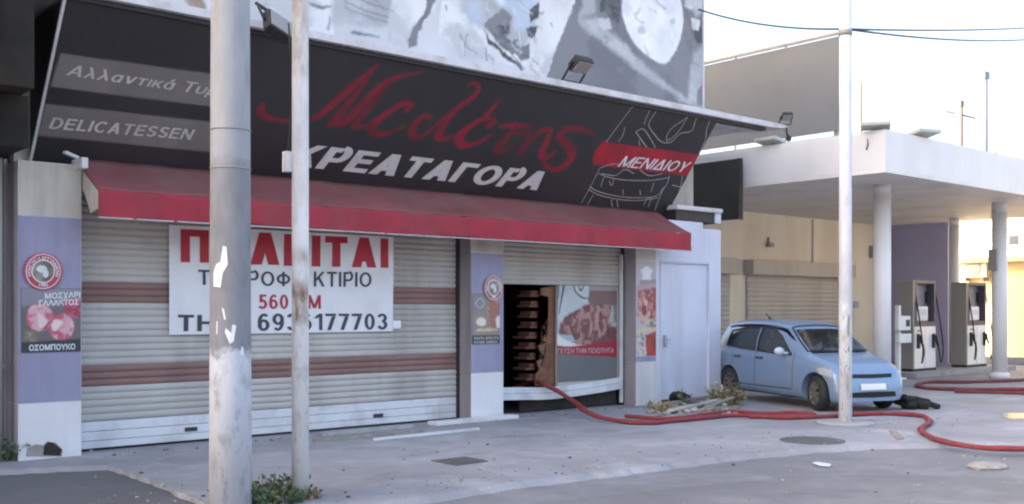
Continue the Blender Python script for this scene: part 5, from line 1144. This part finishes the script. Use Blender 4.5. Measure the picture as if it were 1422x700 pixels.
# crumpled black cloth beside the car
c = gnd(1262, 568); mb = MB()
for k in range(16):
    a_ = random.uniform(-1, 1); mb.ball((c.x + a_ * .22 * RT[0] + random.uniform(-.1, .1), c.y + a_ * .22 * RT[1] + random.uniform(-.1, .1), .05 + (1 - abs(a_)) * random.uniform(.03, .16)), random.uniform(.07, .14), random.uniform(.07, .14), random.uniform(.05, .10), 0, 2, .12)
mb.tube(catmull([(c.x + .12, c.y - .12, .12), (c.x + .25, c.y - .25, .08), (c.x + .36, c.y - .34, .03)], 5), [.08] * 5 + [.05] * 6, 8)
tag(mb.build('crumpled_cloth', M_cloth), 'crumpled black jacket-like cloth on the ground by the car bumper', 'cloth')
# metal bars by the wide shutter
def bar(label, a, b, wd, ht, m, lift=0):
    a, b = gnd(*a), gnd(*b); a.z = b.z = ht / 2 + .002 + lift; mb = MB(); mb.beam(a, b, wd, ht); return tag(mb.build('metal_strip', m), label, 'metal strip', 'loose strips by the wide shutter')
bar('grey metal strip lying closest to the wide shutter', (445, 606), (572, 594), .07, .05, M_alu)
bar('dark edged metal strip in front of the grey one', (436, 614), (586, 600), .09, .035, mat('strip_grey', (.30, .28, .25), .6, .2, 5, dirt=((.12, .11, .1), .7, 4)))
bar('white strip lying by the foot of the second pillar', (520, 612), (664, 597), .06, .03, M_rail)
mb = MB(); a_ = atY(560, 590, F - .25); 
tag(MB().box(8.9, 10.45, 11.86, 12.08, 0, .055, 0, .012).build('door_step', M_wpaint), 'low whitish concrete step at the foot of the second pillar', 'step')
# debris heap by the metal door
mb = MB()
for k in range(130):
    px = random.gauss(965, 32); py = random.gauss(569, 5)
    if not 890 < px < 1030: continue
    p = gnd(px, min(max(py, 556), 580)); s_ = random.uniform(.02, .065); mb.ball((p.x, p.y, s_ * .4), s_, s_ * random.uniform(.6, 1.2), s_ * .6, random.choice((0, 0, 1, 2)), 1, .25)
tag(mb.build('rubble', [M_stone, M_wood, M_plaster]), 'scattered stone and plaster rubble along the metal door', 'rubble', kind='stuff')
def plank(label, a, b, wd, th, m, z=0, tz_=0):
    a, b = gnd(*a), gnd(*b); a.z = z + th / 2 + .01; b.z = z + tz_ + th / 2 + .01; mb = MB(); mb.beam(a, b, wd, th); return tag(mb.build('wood_plank', m), label, 'plank', 'planks in the debris by the metal door')
plank('pale plank lying flattest in the debris by the door', (930, 575), (1005, 562), .10, .03, M_plaster, .03, .05)
plank('grey plank under the metal door, nearest the wall', (915, 566), (990, 556), .12, .03, M_wood, .02, .04)
plank('short tilted plank at the weed end of the debris', (970, 577), (1018, 566), .06, .025, M_wood, .05, .1)
c = gnd(943, 559); mb = MB(); [mb.ball((c.x + random.uniform(-.12, .12), c.y + random.uniform(-.08, .08), .07 + random.uniform(0, .08)), .1, .1, .07, 0, 2, .15) for _ in range(6)]
tag(mb.build('rubbish_bag', M_cloth), 'small black rubbish bag against the metal door', 'bag')
c = gnd(1001, 556); mb = MB(); mb.lathe([(.035, 0), (.04, .02), (.04, .15), (.014, .21), (.014, .24)], (c.x - .1, c.y - .1, .05), 12); tag(mb.build('plastic_bottle', M_pwh), 'white plastic bottle standing at the wall corner by the weeds', 'bottle')
def weed(label, px, py, n, spread, h, mats, z=0, bias=0):
    c = gnd(px, py, z); t = MB()
    for k in range(n):
        a_ = random.uniform(0, 2 * math.pi); rr = spread * math.sqrt(random.random()); hh = h * random.uniform(.4, 1) * (1 - .4 * rr / spread)
        b = Vector((c.x + rr * math.cos(a_), c.y + rr * math.sin(a_), z)); tip = b + Vector((math.cos(a_) * hh * .5 + random.uniform(-.06, .06), math.sin(a_) * hh * .5 + random.uniform(-.06, .06), hh))
        mi = random.choice(range(len(mats))); t.tube([b, b.lerp(tip, .5) + Vector((0, 0, hh * .08)), tip], [.004, .003, .002], 4, mi)
        for q_ in range(7):
            f = random.uniform(.15, 1); p = b.lerp(tip, f); L_ = random.uniform(.03, .075) * (.6 + h); d = Vector((random.uniform(-1, 1), random.uniform(-1, 1), random.uniform(-.2, .8))).normalized(); sd_ = d.cross(Vector((random.uniform(-1, 1), random.uniform(-1, 1), .6))).normalized() * L_ * .28
            t.face([p, p + d * L_ * .5 + sd_, p + d * L_, p + d * L_ * .5 - sd_], mi)
    return tag(t.build('weed_plant', mats, fix=False), label, 'weed', 'weeds on the forecourt')
weed('bushy green weed between the feet of the two front poles', 368, 702, 220, .34, .30, [M_leaf, M_leaf, M_leafd], ROADZ)
weed('low green weed at the foot of the thick concrete pole', 338, 706, 60, .15, .15, [M_leaf, M_leafd], ROADZ)
weed('dry brown tuft at the foot of the slim white pole', 428, 699, 45, .09, .16, [M_dry, M_leafd, M_pbr], ROADZ)
weed('tall dusty weed at the corner beside the car rear wheel', 1010, 562, 110, .22, .48, [M_leafd, M_leafd, M_dry])
weed('low straggly weed at the foot of the poster pillar by the metal door', 917, 572, 60, .2, .24, [M_leafd, M_dry])
weed('thin sprig growing in front of the metal door', 951, 562, 18, .06, .32, [M_leafd])
weed('small weed at the foot of the dark corner left of the shop', 6, 640, 40, .14, .3, [M_leaf, M_leafd])
# covers and scraps on the ground
def flatpoly(name, label, cat, pts, z, m, group=None):
    P = [gnd(x, y, z) for x, y in pts]; mb = MB(); mb.prism([(p.x, p.y, z) for p in P], (0, 0, .006)); return tag(mb.build(name, m), label, cat, group)
M_iron = mat('cast_iron', (.105, .103, .108), .7, .2, 8, .4, 60)
dc = thing('drain_cover', 'small square iron drain cover in front of the second pillar', 'drain cover', tuple(gnd(638, 641)))
mb = MB(); mb.box(-.22, .22, -.22, .22, .001, .012, 0, .003); mb.build('frame', M_iron, dc)
mb = MB(); [mb.box(-.17 + .07 * k, -.13 + .07 * k, -.17, .17, .013, .018) for k in range(6)]; mb.build('grate', M_iron, dc)
mc = thing('manhole_cover', 'dark sunken manhole cover in front of the white pole', 'manhole cover', tuple(gnd(1128, 612)))
mb = MB(); mb.lathe([(.40, .001), (.40, .008), (.36, .009)], (0, 0, 0), 32); mb.build('rim', M_iron, mc)
mb = MB(); [mb.box(-.25, .25, -.25 + .1 * k, -.21 + .1 * k, .0095, .013) for k in range(6)]; mb.build('tread', M_iron, mc)
flatpoly('paper_litter', 'crumpled white paper scrap on the road nearest the camera', 'litter', [(1128, 643), (1136, 642), (1154, 645), (1152, 648), (1138, 647)], ROADZ + .012, M_plg)
mb = MB(); p = gnd(1370, 649, ROADZ); mb.ball((p.x, p.y, ROADZ + .015), .26, .2, .035, 0, 2, .10); tag(mb.build('flat_stone', M_stone), 'flat pale lump of concrete on the road at the right', 'stone')
flatpoly('wood_offcut', 'short dark wooden offcut right of the white pole', 'offcut', [(1234, 598), (1243, 597), (1256, 609), (1246, 611)], .004, M_wood)
M_water = mat('puddle_water', (.12, .12, .125), .22, .1, 2, spec=.6)
for i, pts_ in enumerate(([(1390, 577), (1400, 574), (1460, 575), (1470, 581), (1410, 582), (1392, 580)],)):
    P = [gnd(x, y) for x, y in pts_]; mb = MB(); mb.face([(p.x, p.y, .005) for p in catmull([(p.x, p.y, 0) for p in P] + [(P[0].x, P[0].y, 0)], 4)[:-1]]); tag(mb.build('puddle', M_water), kind='structure')
